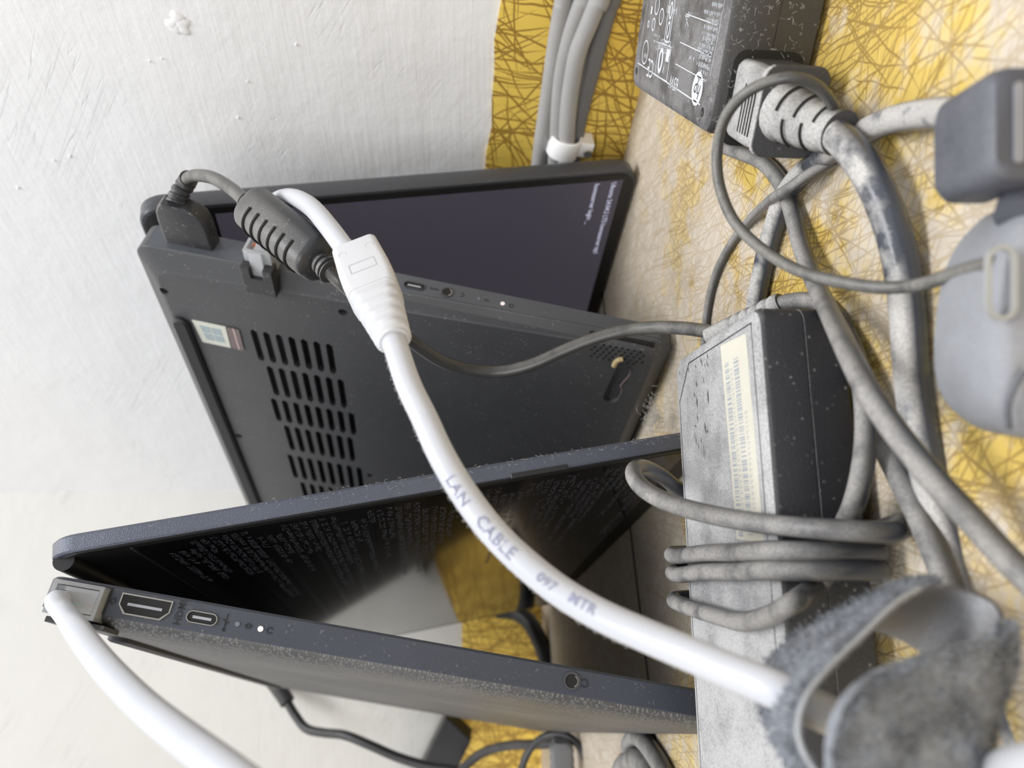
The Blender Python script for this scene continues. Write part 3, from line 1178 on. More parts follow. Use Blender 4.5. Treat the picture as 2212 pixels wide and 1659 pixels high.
# ------------------------------------------------------------------ clear network plugs
def net_plug(root, L, x0, x1, t0, t1, w_out, w_in, flip=False):
    """transparent 8P8C plug pushed in at w = 0; wires inside"""
    mb = MB()
    h = .0012
    mb.box(L.H, L.b, L.a, L.nb, (x0, x1), (w_out, w_in), (t0, t0 + h))
    mb.box(L.H, L.b, L.a, L.nb, (x0, x1), (w_out, w_in), (t1 - h, t1))
    mb.box(L.H, L.b, L.a, L.nb, (x0, x0 + h), (w_out, w_in), (t0 + h, t1 - h))
    mb.box(L.H, L.b, L.a, L.nb, (x1 - h, x1), (w_out, w_in), (t0 + h, t1 - h))
    mb.box(L.H, L.b, L.a, L.nb, (x0 + h * 1.2, x1 - h * 1.2), (w_out + .0008, w_in), (t0 + h * 1.2, t0 + h * 2.2))
    mb.box(L.H, L.b, L.a, L.nb, (x0 + h * 3.2, x1 - h * 1.2), (w_out + .0004, w_out + .0016), (t0 + h * 1.2, t1 - h * 1.2))
    pg = mb.build('clear_plug', M['clear'], root)
    cols = [M['orange'], M['orange'], M['white'], M['blue'], M['green'], M['green'], M['brown'], M['brown']]
    dx = (x1 - x0 - .004) / 8
    for k, c in enumerate(cols):
        mb = MB()
        xx = x0 + .002 + dx * (k + .5)
        tube_mb(mb, [L.B(xx, w_out + .001, (t0 + t1) / 2 + .001), L.B(xx, w_in - .002, (t0 + t1) / 2 + .0005)], dx * .42, 8)
        mb.build('wire', c, pg, smooth=60)
    mb = MB()
    mb.box(L.H, L.b, L.a, L.nb, ((x0 + x1) / 2 - .0027, (x0 + x1) / 2 + .0027), (w_out - .001, w_in * .3), (t1 + .0006, t1 + .0018))
    mb.build('latch_tab', M['clear'], pg)
    return pg


# main white network cable: plug, arc behind the ferrite, moulded sleeve, long run
arc = [P(583, 530, .318), P(578, 500, .302), P(580, 462, .282), P(598, 434, .266), P(632, 427, .252), P(672, 447, .241), P(712, 493, .229), P(745, 537, .220), P(776, 572, .213)]
run = [P(840, 715, .189), P(856, 752, .184), P(882, 830, .177), P(918, 905, .171), P(952, 980, .1655), P(1000, 1062, .161), P(1062, 1145, .157), P(1130, 1213, .153),
       P(1210, 1277, .149), P(1300, 1330, .1445), P(1400, 1375, .139), P(1500, 1417, .1330), P(1590, 1455, .127), P(1680, 1492, .1215), P(1760, 1530, .120), P(1860, 1580, .122)]
RL = thing('network_cable', 'thick white network cable with moulded sleeve running diagonally across both laptops', 'cable', PZ(1500, 1420))
RLr = .0030
mb = MB()
arcs = relax(crom(arc, 8), 2)
tube_mb(mb, arcs, RLr, 20)
mb.build('cable', M['white'], RL, smooth=60)
runs = relax(crom(run, 10), 3)
fr_run = frames(runs)
mb = MB()
L = []
for p_, (t_, n_, b_) in zip(runs, fr_run):
    n_ = (O - p_)
    n_ = (n_ - t_ * n_.dot(t_)).normalized()
    b_ = t_.cross(n_)
    L.append([p_ + (n_ * math.cos(2 * PI * k / 28) + b_ * math.sin(2 * PI * k / 28)) * RLr for k in range(28)])
mb.loops(L)
cab = mb.build('cable', M['white'], RL, smooth=60)
net_plug(RL, L1, .0500, .0612, .0040, .0165, -.0125, .004)
# moulded sleeve
mb = MB()
ax0, ax1 = P(776, 556, .2150), P(852, 738, .1855)
T_ = (ax1 - ax0).normalized()
ln = (ax1 - ax0).length
Nn = (O - ax0)
Nn = (Nn - T_ * Nn.dot(T_)).normalized()
Bn = T_.cross(Nn)
prof = [(0.0, .0122, .0110), (.0006, .0128, .0116), (.30, .0138, .0120), (.44, .0138, .0120), (.54, .0128, .0112)]
L = []
for f_, wd, hh in prof:
    L.append([ax0 + T_ * (f_ * ln) + Bn * x + Nn * y for x, y in rrect(wd, hh, .0020, 5)])
mb.loops(L)
sl = mb.build('moulded_sleeve', M['sleeve'], RL, smooth=40)
mb = MB()
L = []
f0 = .53
for k in range(29):
    f_ = f0 + (1.0 - f0) * k / 28
    q = (f_ - f0) / (1 - f0)
    wob = .0006 if (k % 6) in (3, 4, 5) else 0
    wd = .0126 * (1 - q) + .0088 * q - wob * 2
    hh = .0110 * (1 - q) + .0086 * q - wob * 2
    L.append([ax0 + T_ * (f_ * ln) + Bn * x + Nn * y for x, y in rrect(wd, hh, .0022 + .002 * q, 5)])
mb.loops(L)
mb.build('strain_relief_ribs', M['sleeve'], RL, smooth=25)
mb = MB()
fc = ax0 + T_ * (.34 * ln) + Nn * .00598
frame_outline(mb, [fc + Bn * x + T_ * y for x, y in ((-.0036, -.0022), (.0036, -.0022), (.0036, .0022), (-.0036, .0022))],
              [fc + Bn * x + T_ * y for x, y in ((-.0034, -.0020), (.0034, -.0020), (.0034, .0020), (-.0034, .0020))], Nn, .0001)
for sx in (-1, 1):
    ring(mb, ax0 + T_ * (.13 * ln) + Bn * (.0038 * sx) + Nn * .0058, Bn, T_, Nn, .0012, .0012, .00015, .0001, 20)
mb.build('moulded_marks', M['ink2'], RL)

# printed lettering wrapped round the white cable
cum = [0]
for i in range(1, len(runs)):
    cum.append(cum[-1] + (runs[i] - runs[i - 1]).length)


def cable_at(s_):
    for i in range(1, len(cum)):
        if cum[i] >= s_:
            f_ = (s_ - cum[i - 1]) / (cum[i] - cum[i - 1])
            p_ = runs[i - 1].lerp(runs[i], f_)
            t_ = (runs[i] - runs[i - 1]).normalized()
            n_ = O - p_
            n_ = (n_ - t_ * n_.dot(t_)).normalized()
            return p_, t_, n_, t_.cross(n_)
    return runs[-1], fr_run[-1][0], fr_run[-1][1], fr_run[-1][2]


def s_of(u, v):
    best = None
    for i, p_ in enumerate(runs):
        d = p_ - O
        z = d.dot(FW)
        uu, vv = CX + FPX * d.dot(RT) / z, CY - FPX * d.dot(UP) / z
        e = (uu - u) ** 2 + (vv - v) ** 2
        if best is None or e < best[0]:
            best = (e, cum[i])
    return best[1]


def cable_text(mb, txt, s0, size, phi0, xs=1.):
    vs, fs = text_pts(txt, size, 0, .004)
    out = []
    for x, y in vs:
        p_, t_, n_, b_ = cable_at(s0 + x * xs)
        side_ = -b_ if b_.dot(UP) < 0 else b_      # text top towards image up-right
        ph = phi0 + y / RLr
        out.append(p_ + (n_ * math.cos(ph) + side_ * math.sin(ph)) * (RLr + .00022))
    mb.add(out, fs)


mb = MB()
cable_text(mb, 'LAN', s_of(972, 1080) - .0035, .0030, -.62, 1.25)
cable_text(mb, 'CABLE', s_of(1020, 1142), .0036, -.55, 1.05)
cable_text(mb, '097', s_of(1160, 1250), .0026, -.35, 1.15)
cable_text(mb, 'MTR', s_of(1238, 1300), .0028, -.25, 1.10)
mb.build('printed_lettering', M['ink'], cab, recalc=False)

# second network cable, leaving the lower laptop to the lower left corner
RC = thing('network_cable', 'white network cable plugged into the lower laptop, leaving the picture at the bottom left', 'cable', PZ(1300, 1800))
c2 = [L2.B(.0095, -.001, .0072), L2.B(.0098, -.008, .0078), P(143, 1330, .216), P(160, 1352, .190), P(190, 1395, .175), P(240, 1455, .160), P(310, 1525, .145), P(390, 1590, .133), P(490, 1665, .121), P(600, 1755, .110), P(740, 1880, .100), V((-.080, .055, .075)), V((-.12, .01, .035)), V((-.17, -.02, .004)), V((-.25, -.03, .0035))]
mb = MB()
tube_mb(mb, relax(crom(c2, 8), 3), .0030, 24)
mb.build('cable', M['white'], RC, smooth=60)
net_plug(RC, L2, .0056, .0205, .0014, .0112, -.0045, .004)


# ------------------------------------------------------------------ laptop power cord with ferrite core
def ribbed(mb, p0, p1, r0, r1, n=5, seg=20, dip=.12):
    pts, rs = [], []
    N_ = n * 6
    for k in range(N_ + 1):
        f_ = k / N_
        pts.append(p0.lerp(p1, f_))
        r = r0 * (1 - f_) + r1 * f_
        rs.append(r * (1 - dip) if k % 6 in (3, 4) else r)
    tube_mb(mb, pts, rs, seg)
    return mb


RP = thing('laptop_power_cord', 'dark power cord with ribbed ferrite core plugged into the upper laptop', 'cord', PZ(1500, 720))
mb = MB()
L = []
cxp = .0225
for wv, ww, hh in ((.001, .0205, .0078), (-.012, .0205, .0080), (-.0165, .0190, .0078), (-.0195, .0150, .0074), (-.0210, .0100, .0066)):
    L.append([L1.B(cxp + x - (.0205 - ww) * .18, wv, .0062 + y) for x, y in rrect(ww, hh, .0012, 4)])
mb.loops(L)
mb.build('plug', M['plugk'], RP, smooth=40)
pA = L1.B(cxp - .0015, -.0205, .0062)
pB = P(401, 398, .303)
mb = MB()
tube_mb(mb, relax(crom([pA, (pA * .5 + pB * .5) + V((0, 0, .0006)), pB, P(408, 386, .299)], 9), 1),
        [.0040 - .00045 * (1 if k % 5 in (3, 4) else 0) - .0005 * k / 27 for k in range(28)], 20)
mb.build('strain_relief', M['plugk'], RP, smooth=30)
lc = [pB, P(408, 384, .297), P(430, 379, .290), P(462, 385, .281), P(500, 408, .271), P(532, 436, .261)]
mb = MB()
tube_mb(mb, relax(crom(lc, 8), 1), .0024, 18)
mb.build('cord', M['cordlap'], RP, smooth=60)
f0_, f1_ = P(548, 450, .2555), P(692, 562, .2380)
fa = (f1_ - f0_).normalized()
fn = (O - f0_)
fn = (fn - fa * fn.dot(fa)).normalized()
fb_ = fa.cross(fn)
mb = MB()
fl = (f1_ - f0_).length
L = []
for f_, k in ((0, .80), (.02, .93), (.05, 1.0), (.5, 1.02), (.95, 1.0), (.98, .93), (1, .80)):
    L.append([f0_ + fa * (fl * f_) + fb_ * (x * k) + fn * (y * k) for x, y in rrect(.0152, .0146, .0056, 7)])
mb.loops(L)
fer = mb.build('ferrite_core', M['ferr'], RP, smooth=40)
mb = MB()
side_s = fb_ if fb_.dot(UP) < 0 else -fb_       # lower left side
for k in range(6):
    c = f0_ + fa * (fl * (.20 + .125 * k))
    arcp = [c + side_s * .00785 - fn * .0012]
    for j in range(8):
        a_ = math.radians(90 * j / 7)
        arcp.append(c + side_s * (.0023 + .0056 * math.cos(a_)) + fn * (.0019 + .0056 * math.sin(a_)))
    arcp += [c + side_s * .0004 + fn * .00762]
    tube_mb(mb, arcp, .00050, 8)
mb.build('grip_slots', M['black'], fer, smooth=60)
for q0, q1 in ((P(534, 437, .2595), f0_ + fa * .001), (f1_ - fa * .001, P(716, 586, .2355))):
    mb = MB()
    ribbed(mb, q0, q1, .0036, .0042, 3, 18, .22)
    mb.build('end_collar', M['ferr'], RP, smooth=25)
lc = [P(710, 582, .2360), P(740, 612, .237), P(790, 655, .245), P(850, 705, .260), P(900, 745, .274), P(950, 778, .284), P(1000, 796, .290), P(1050, 803, .293), P(1100, 801, .293),
      P(1160, 784, .291), P(1220, 757, .289), P(1280, 733, .286), P(1340, 716, .283), P(1400, 708, .278), P(1460, 708, .270), P(1510, 713, .262), P(1550, 722, .255), P(1600, 760, .247)]
mb = MB()
tube_mb(mb, relax(crom(lc, 8), 2), .0024, 18)
mb.build('cord', M['cordlap'], RP, smooth=60)

# ------------------------------------------------------------------ dusty power brick in the middle right, with its wound cord
E1 = V((-.981, -.192, 0)).normalized()
E2 = V((.192, -.981, 0)).normalized()
AO = V((.00751, .23355, 0))
BZ, BW_, BL = .0265, .0615, .128
BZ0 = .0045
RB = thing('power_adapter', 'large dust-covered power brick with barcode label and its own cord wound round it', 'power adapter', AO + E1 * .06 + E2 * .03)


def bk(p, q, z):
    return AO + E1 * p + E2 * q + ZA * z


def bloop(z, ins, c1=.006):
    x0, x1, y0, y1 = ins, BL - ins, ins, BW_ - ins
    return [bk(x + (x0 + x1) / 2, y + (y0 + y1) / 2, z) for x, y in rrect(x1 - x0, y1 - y0, .0045, 6)]


mb = MB()
mb.loops([bloop(BZ0, .0012), bloop(BZ0 + .0012, 0), bloop(.0150, 0)])
mb.build('lower_shell', M['brick'], RB, smooth=35)
mb = MB()
mb.loops([bloop(.01502, .00008), bloop(.01538, .00008)])
mb.build('shell_seam', M['black'], RB)
mb = MB()
mb.loops([bloop(.0154, 0), bloop(BZ - .0024, 0), bloop(BZ - .0009, .0006), bloop(BZ - .0002, .0018), bloop(BZ, .0032)])
mb.build('upper_shell', M['brick'], RB, smooth=35)
mb = MB()       # fine groove round the top face
def gloop(ins, z):
    pts = [(ins + .010, ins), (BL - ins, ins), (BL - ins, BW_ - ins), (ins, BW_ - ins), (ins, ins + .010)]
    return [bk(x, y, z) for x, y in pts]
frame_outline(mb, gloop(.0036, BZ - .00005), gloop(.0039, BZ - .00005), ZA, .0001)
mb.build('face_groove', M['engr'], RB)
mb = MB()
lb = [(.0045, .0385), (.0055, .0545), (.0585, .0560), (.0585, .0490), (.0550, .0490), (.0545, .0405)]
mb.poly([bk(x, y, BZ) for x, y in lb], ZA, .00012)
lab = mb.build('barcode_label', M['cream'], RB)
mb = MB()
rb_ = random.Random(3)
for y0, y1 in ((.0405, .0432), (.0462, .0492)):
    x = .010
    while x < .0535:
        wd = rb_.choice((.00022, .00022, .0004, .0006))
        dy = (x - .01) * .03
        mb.add([bk(x, y0 + dy, BZ + .00016), bk(x + wd, y0 + dy, BZ + .00016), bk(x + wd, y1 + dy, BZ + .00016), bk(x, y1 + dy, BZ + .00016)], [(0, 1, 2, 3)])
        x += wd + rb_.choice((.0002, .0003, .0005, .0007))
for y0 in (.0440, .0505):
    x = .012 if y0 < .045 else .024
    while x < .053:
        wd = rb_.choice((.0006, .0009))
        mb.add([bk(x, y0 + (x - .01) * .03, BZ + .00016), bk(x + wd, y0 + (x - .01) * .03, BZ + .00016), bk(x + wd, y0 + .0003 + (x - .01) * .03, BZ + .00016), bk(x, y0 + .0003 + (x - .01) * .03, BZ + .00016)], [(0, 1, 2, 3)])
        mb.add([bk(x, y0 + .0009 + (x - .01) * .03, BZ + .00016), bk(x + wd * .6, y0 + .0009 + (x - .01) * .03, BZ + .00016), bk(x + wd * .6, y0 + .0012 + (x - .01) * .03, BZ + .00016), bk(x, y0 + .0012 + (x - .01) * .03, BZ + .00016)], [(0, 1, 2, 3)])
        x += wd + .0005
mb.build('barcode_print', M['printd'], lab, recalc=False)
# finger-rubbed marks in the dust
mb = MB()
rk = random.Random(5)
for k in range(16):
    x = rk.uniform(.010, .030)
    y = .021 + rk.uniform(-.006, .006) + (x - .02) * -.15
    ln_ = rk.uniform(.001, .0042)
    wd = rk.uniform(.0002, .0007)
    mb.poly([bk(x, y, BZ - .00002), bk(x + ln_ * .5, y - wd, BZ - .00002), bk(x + ln_, y + .0004, BZ - .00002), bk(x + ln_ * .5, y + wd, BZ - .00002)], ZA, .00006)
for k in range(12):
    x, y = rk.uniform(.004, .007), rk.uniform(.004, .03)
    mb.poly([bk(x, y, BZ - .00002), bk(x + .0010, y - .0002, BZ - .00002), bk(x + .0016, y + .0002, BZ - .00002), bk(x + .0008, y + .0004, BZ - .00002)], ZA, .00006)
mb.build('rub_mark', M['side1'], RB)

CR = .00235


def pof(u, v, z=BZ + CR):
    q = PZ(u, v, z) - AO
    return q.dot(E1), q.dot(E2)


def loop_at(pT, pF, pU):
    """one turn round the brick: pT on the top back, pF front, pU underneath"""
    r = CR
    return [bk(pT, -.004, .0030), bk(pT, -r * 1.6, .008), bk(pT, -r * 2.2, .018), bk(pT, -r * 1.7, BZ + r * .9), bk(pT + .0005, r * 1.5, BZ + r * 1.35),
            bk(pT * .6 + pF * .4, BW_ * .4, BZ + r * 1.15), bk(pT * .3 + pF * .7, BW_ * .75, BZ + r * 1.1), bk(pF, BW_ - .001, BZ + r * .8), bk(pF, BW_ + r * 2.6, BZ - .004),
            bk(pF, BW_ + r * 3.0, .012), bk(pF + .001, BW_ + r * .8, .0035), bk(pU, BW_ * .55, .0023)]


p2, _ = pof(1500, 1200)
p2f, _ = pof(1700, 1193)
p3, _ = pof(1520, 1245)
p3f, _ = pof(1700, 1236)
p4, _ = pof(1515, 1308)
path = loop_at(p2, p2f, (p2f + p3) / 2) + loop_at(p3, p3f, (p3f + p4) / 2)
path += [bk(p4, -.004, .0030), bk(p4, -CR * 1.6, .008), bk(p4, -CR * 2.2, .018), bk(p4, -CR * 1.6, BZ + CR * .9), bk(p4 + .001, CR * 1.6, BZ + CR * 1.3)]
BTp = lambda u, v, off=CR: PZ(u, v, BZ + off)
BFp = lambda u, v, off=CR: hit(u, v, bk(0, BW_ + off, 0), E2)
path += [BTp(1560, 1333), BTp(1610, 1343), BTp(1665, 1330), BTp(1715, 1302, CR * 1.1), BFp(1760, 1268, .0012), BFp(1788, 1235), BFp(1803, 1190), BFp(1822, 1140), P(1846, 1085, .1655), P(1864, 1010, .163), P(1871, 930, .1655), P(1866, 850, .170), P(1850, 775, .178), P(1826, 715, .186), P(1800, 674, .194), P(1775, 655, .200), P(1740, 649, .206), P(1705, 652, .2105), P(1680, 660, .2130)]
mb = MB()
tube_mb(mb, relax(crom(path, 8), 3), CR, 18)
mb.build('wound_cord', M['cord'], RB, smooth=60)
# loose loop at the left, over the top, round the front and under
lp = [bk(.046, .010, .0028), bk(.043, -.006, .006), P(1480, 1062, .238), P(1430, 1028, .231), P(1392, 1010, .222), P(1371, 1014, .213), P(1372, 1034, .207), P(1398, 1062, .201), P(1450, 1088, .193),
      P(1520, 1108, .1845), P(1600, 1124, .1765), P(1680, 1134, .1695), P(1760, 1141, .1630), P(1850, 1147, .1590), P(1915, 1150, .1585), P(1940, 1146, .1600), P(1945, 1132, .166), bk(.055, BW_ * .8, .0023), bk(.055, BW_ * .4, .0023)]
mb = MB()
tube_mb(mb, relax(crom(lp, 8), 2), CR, 18)
mb.build('loose_loop', M['cord'], RB, smooth=60)
# right-angled connector and boot at its far end, cord bending down the front
e0, e1_ = P(1548, 737, .2300), P(1690, 655, .2120)
mb = MB()
da = (e1_ - e0).normalized()
nn_ = (O - e0)
nn_ = (nn_ - da * nn_.dot(da)).normalized()
bb_ = da.cross(nn_)
L = []
tl_ = (e1_ - e0).length
for k in range(25):
    f_ = k / 24
    q = 1 - f_ * .32
    rb2 = .0007 if (f_ > .3 and k % 3 == 0) else 0
    L.append([e0 + da * (tl_ * f_) + bb_ * x + nn_ * y for x, y in rrect(.0098 * q - rb2, .0100 * q - rb2, .0030, 5)])
mb.loops(L)
mb.build('angled_connector', M['plugd'], RB, smooth=30)
# ------------------------------------------------------------------ labelled brick at the top
C1 = V((.06912, .20553, 0))
G1 = V((.04471, .07968, 0)).normalized()          # along its length
GR = V((G1.y, -G1.x, 0))                           # along the inlet face
BH = .0268
RA = thing('power_adapter', 'black power brick with white printed rating label, cut by the top edge', 'power adapter', C1 + G1 * .045 + GR * .023)


def ak(x, y, z):
    return C1 + G1 * x + GR * y + ZA * z


AL, AW = .0915, .0478


def aloop(z, ins):
    return [ak(x + AL / 2, y + AW / 2, z) for x, y in rrect(AL - 2 * ins, AW - 2 * ins, .0045, 6)]


mb = MB()
mb.loops([aloop(.0008, .0015), aloop(.002, 0), aloop(.0128, 0)])
mb.build('lower_shell', M['brick1'], RA, smooth=35)
mb = MB()
mb.loops([aloop(.01282, .00008), aloop(.01308, .00008)])
mb.build('shell_seam', M['black'], RA)
mb = MB()
mb.loops([aloop(.0131, 0), aloop(BH - .0022, 0), aloop(BH - .0008, .0006), aloop(BH - .0001, .0018), aloop(BH, .003)])
mb.build('upper_shell', M['brick1'], RA, smooth=35)
for x, y in ((.0065, .0052), (AL - .006, .006)):
    mb = MB()
    mb.poly([ak(x + .0013 * math.cos(2 * PI * k / 14), y + .0013 * math.sin(2 * PI * k / 14), BH) for k in range(14)], ZA, .00005)
    mb.build('mould_dimple', M['engr'], RA)

# print on the label: text runs along the brick, its top towards -GR
LX, LY = G1, -GR


def lpos(u, v):
    return hit(u, v, ZA * (BH + .00012), ZA)


def lline(mb, a, b, wd=.00028):
    p0, p1 = lpos(*a), lpos(*b)
    d = (p1 - p0).normalized()
    s_ = V((-d.y, d.x, 0)) * (wd / 2)
    mb.add([p0 - s_, p1 - s_, p1 + s_, p0 + s_], [(0, 1, 2, 3)])


mb = MB()
lline(mb, (1378, 136), (1512, 226), .0004)
lline(mb, (1378, 136), (1400, 0), .0002)
lline(mb, (1534, 165), (1566, 0), .00022)
lline(mb, (1459, 138), (1524, 174))
lline(mb, (1469, 91), (1536, 123))
lline(mb, (1482, 30), (1551, 55))
text_on(mb, '65W', .0056, lpos(1467, 171), LX, LY, bold=.004, xs=.85, center=False)
text_on(mb, 'CE', .0085, lpos(1414, 132), LX, LY, xs=.8)
text_on(mb, 'IEC 60950-1', .0034, lpos(1450, 90), LX, LY, xs=.75)
text_on(mb, 'ID: C3252i Pkg# Y', .0030, lpos(1450, 106), LX, LY, xs=.75)
text_on(mb, 'R-41011303', .0030, lpos(1464, 17), LX, LY, xs=.8)
# logo disc
cl = lpos(1506, 192)
ring(mb, cl, LX, LY, ZA, .0046, .0046, .0008, .00003, 36)
disc_ = [cl + LX * (.0042 * math.cos(2 * PI * k / 36)) + LY * (.0042 * math.sin(2 * PI * k / 36)) for k in range(36)]
mb.add(disc_, [tuple(range(36))])
# triangle, double square, ring marks, recycling-style marks
t_c = lpos(1484, 44)
for a_, b_ in (((1481, 34), (1487, 57)), ((1488, 34), (1480, 58)), ((1480, 34), (1490, 36))):
    lline(mb, a_, b_, .0003)
c8 = lpos(1447, 44)
frame_outline(mb, [c8 + LX * x + LY * y for x, y in rrect(.0062 * 1.0, .0130, .0012, 4)], [c8 + LX * x + LY * y for x, y in rrect(.0053, .0121, .0010, 4)], ZA, .00006)
ring(mb, c8 + LY * .0028, LX, LY, ZA, .0017, .0026, .0007, .00006, 22)
ring(mb, c8 - LY * .0028, LX, LY, ZA, .0017, .0026, .0007, .00006, 22)
for (u, v, r) in ((1420, 13, .0028), (1429, 36, .0026), (1412, 53, .0021), (1394, 113, .0040), (1401, 52, .0012)):
    ring(mb, lpos(u, v), LX, LY, ZA, r, r, .0005, .00006, 24)
text_on(mb, 'NOM', .0022, lpos(1398, 117), LX, LY, xs=.8)
# energy / weee boxes
bx = lpos(1432, 133)
frame_outline(mb, [bx + LX * x + LY * y for x, y in ((-.0075, -.0052), (.0075, -.0052), (.0075, .0052), (-.0075, .0052))],
              [bx + LX * x + LY * y for x, y in ((-.0072, -.0049), (.0072, -.0049), (.0072, .0049), (-.0072, .0049))], ZA, .00006)
ring(mb, bx + LX * .0028, LX, LY, ZA, .0026, .0040, .0014, .00006, 20)
mb.box(bx - LX * .0045, LX, LY, ZA, (-.0018, .0018), (-.0042, -.0005), (0, .00006))
text_on(mb, 'V', .0034, bx - LX * .0030 + LY * .0010, LX, LY)
mb.box(lpos(1408, 22), LX, LY, ZA, (-.0008, .0008), (-.0012, .0012), (0, .00006))
rating = mb.build('rating_print', M['print'], RA, recalc=False)
mb = MB()
text_on(mb, 'hp', .0058, cl + ZA * .00004, LX, LY, italic=.35, center=True)
mb.build('round_logo_letters', M['engr'], rating, recalc=False)
# rows of tiny unreadable text
mb = MB()
rr_ = random.Random(9)


def tiny(a, b, n_rows, step, hgt=.0010, lens=None):
    """n rows of tiny strokes starting at pixel a running along LX"""
    p0 = lpos(*a)
    for r in range(n_rows):
        y = step * r
        x = 0
        end = (lens[r % len(lens)] if lens else b) * rr_.uniform(.85, 1.0)
        while x < end:
            if rr_.random() < .17:
                x += .0006
                continue
            q0 = p0 + LX * x + LY * y
            hh = hgt * rr_.choice((.75, 1, .75))
            mb.add([q0, q0 + LX * .00026, q0 + LX * .00026 + LY * hh, q0 + LY * hh], [(0, 1, 2, 3)])
            if rr_.random() < .6:
                yy = rr_.choice((0, hh * .5, hh - .0002))
                mb.add([q0 + LY * yy, q0 + LX * .00055 + LY * yy, q0 + LX * .00055 + LY * (yy + .0002), q0 + LY * (yy + .0002)], [(0, 1, 2, 3)])
            x += .00062


tiny((1526, 172), .0075, 4, -.0019, .0012, (.0075, .0080, .0105, .0085))
tiny((1533, 144), .0120, 3, -.0019, .0012, (.012, .011, .014))
tiny((1539, 118), .012, 3, -.0019, .0013, (.012, .014, .011))
tiny((1545, 92), .012, 5, -.0018, .0011, (.007, .014, .0135, .0105, .014))
tiny((1554, 48), .010, 5, -.0022, .0012, (.006, .004, .009, .005, .009))
tiny((1500, 124), .008, 1, -.0018, .0012)
mb.build('fine_print', M['print'], RA, recalc=False)
mb = MB()
tiny((1424, 90), .008, 2, -.0018, .0008)
tiny((1496, 27), .004, 1, -.0018, .0009)
mb.build('fine_print', M['print'], RA, recalc=False)

# ---- mains plug and thick cord
pc = hit(1652, 216, C1, G1)
pc = C1 + GR * (pc - C1).dot(GR) + ZA * .0135
pd = (-G1).normalized()
RM = thing('mains_cord', 'thick black mains cord with dusty moulded plug pushed into the labelled power brick', 'cord', pc + pd * .05)
RM.location.z = 0
mb = MB()
mb.loops([[pc - pd * .0002 + GR * x + ZA * (y - .0002) for x, y in rrect(.0248, .0192, .0035, 5)], [pc + pd * .00012 + GR * x + ZA * (y - .0002) for x, y in rrect(.0248, .0192, .0035, 5)]])
mb.build('mains_inlet', M['black'], RA)
mb = MB()
fx, fy = GR, ZA


def pl_sec(d, wd, hh, r, up=0):
    return [pc + pd * d + fx * x + fy * (y + up) for x, y in rrect(wd, hh, r, 5)]


pl = mb.loops([pl_sec(-.004, .0205, .0160, .003), pl_sec(.010, .0210, .0163, .003), pl_sec(.0168, .0204, .0160, .003), pl_sec(.0180, .0198, .0152, .003)])
mb.build('plug_body', M['plugd'], RM, smooth=40)
mb = MB()
mb.loops([pl_sec(.0180, .0222, .0172, .0035), pl_sec(.0200, .0222, .0172, .0035)])
mb.build('plug_flange', M['plugd'], RM, bevel=.0004)
mb = MB()
for k in range(5):
    dd = .0085 + k * .0018
    mb.box(pc + pd * dd + ZA * .0081, pd, GR, ZA, (-.00025, .00025), (-.0070, .0050), (0, .00018))
mb.build('grip_lines', M['black'], RM)
cordpts = [pc + pd * .040, P(1800, 285, .178), P(1838, 322, .171), P(1876, 375, .166), P(1908, 440, .163), P(1934, 515, .1615), P(1952, 600, .1610), P(1962, 690, .1605), P(1968, 780, .1600),
           P(1978, 870, .1590), P(1993, 960, .1575), P(2014, 1050, .1560), P(2040, 1140, .1540), P(2066, 1220, .1520), P(2098, 1310, .1490), P(2140, 1420, .1450), P(2190, 1540, .1400), P(2250, 1680, .134)]
sm = relax(crom(cordpts, 10), 3)
# ribbed boot along the first stretch
bt0, bt1 = pc + pd * .0205, pc + pd * .0400
mb = MB()
dd_ = (P(1790, 278, .180) - bt0).normalized()
bt1 = bt0 + dd_ * .0190
cordpts[0] = bt0 + dd_ * .016
sm = relax(crom(cordpts, 10), 3)
ribbed(mb, bt0 - dd_ * .002, bt1, .0078, .0052, 4, 26, .05)
mb.build('strain_relief', M['plugd'], RM, smooth=25)
mb = MB()
bn1 = (O - bt0)
bn1 = (bn1 - dd_ * bn1.dot(dd_)).normalized()
bn2 = dd_.cross(bn1)
if bn2.dot(UP) < 0:
    bn2 = -bn2
for k, (a0_, a1_) in enumerate(((-5, 75), (-80, -15), (-5, 80), (-80, -10), (0, 75))):
    f_ = .14 + .165 * k
    rr_ = .0079 * (1 - f_) + .0052 * f_
    c_ = bt0 + dd_ * (.018 * f_ + .001)
    tube_mb(mb, [c_ + (bn1 * math.cos(math.radians(a0_ + (a1_ - a0_) * j / 10)) + bn2 * math.sin(math.radians(a0_ + (a1_ - a0_) * j / 10))) * rr_ for j in range(11)], .00034, 8)
mb.build('boot_grooves', M['black'], RM, smooth=60)
mb = MB()
tube_mb(mb, sm, .00365, 24)
mb.build('cord', M['thick'], RM, smooth=60)

# ---- output cord of the labelled brick
oc = [(1560, 316, .004), (1600, 330, .0035), (1650, 352, .003), (1690, 400, .003), (1712, 460, .0035), (1730, 530, .005), (1756, 600, .007), (1790, 672, .012), (1828, 752, .018), (1868, 832, .021), (1915, 905, .020),
      (1968, 975, .018), (2030, 1050, .016), (2095, 1118, .013), (2160, 1190, .010), (2215, 1245, .008), (2290, 1310, .006)]
mb = MB()
tube_mb(mb, relax(crom([PZ(u, v, z) for u, v, z in oc], 8), 2), .00235, 18)
o = mb.build('power_cable', M['cord'], smooth=60)
tag(o, 'dusty grey cord from under the labelled brick crossing diagonally to the right edge', 'cord')
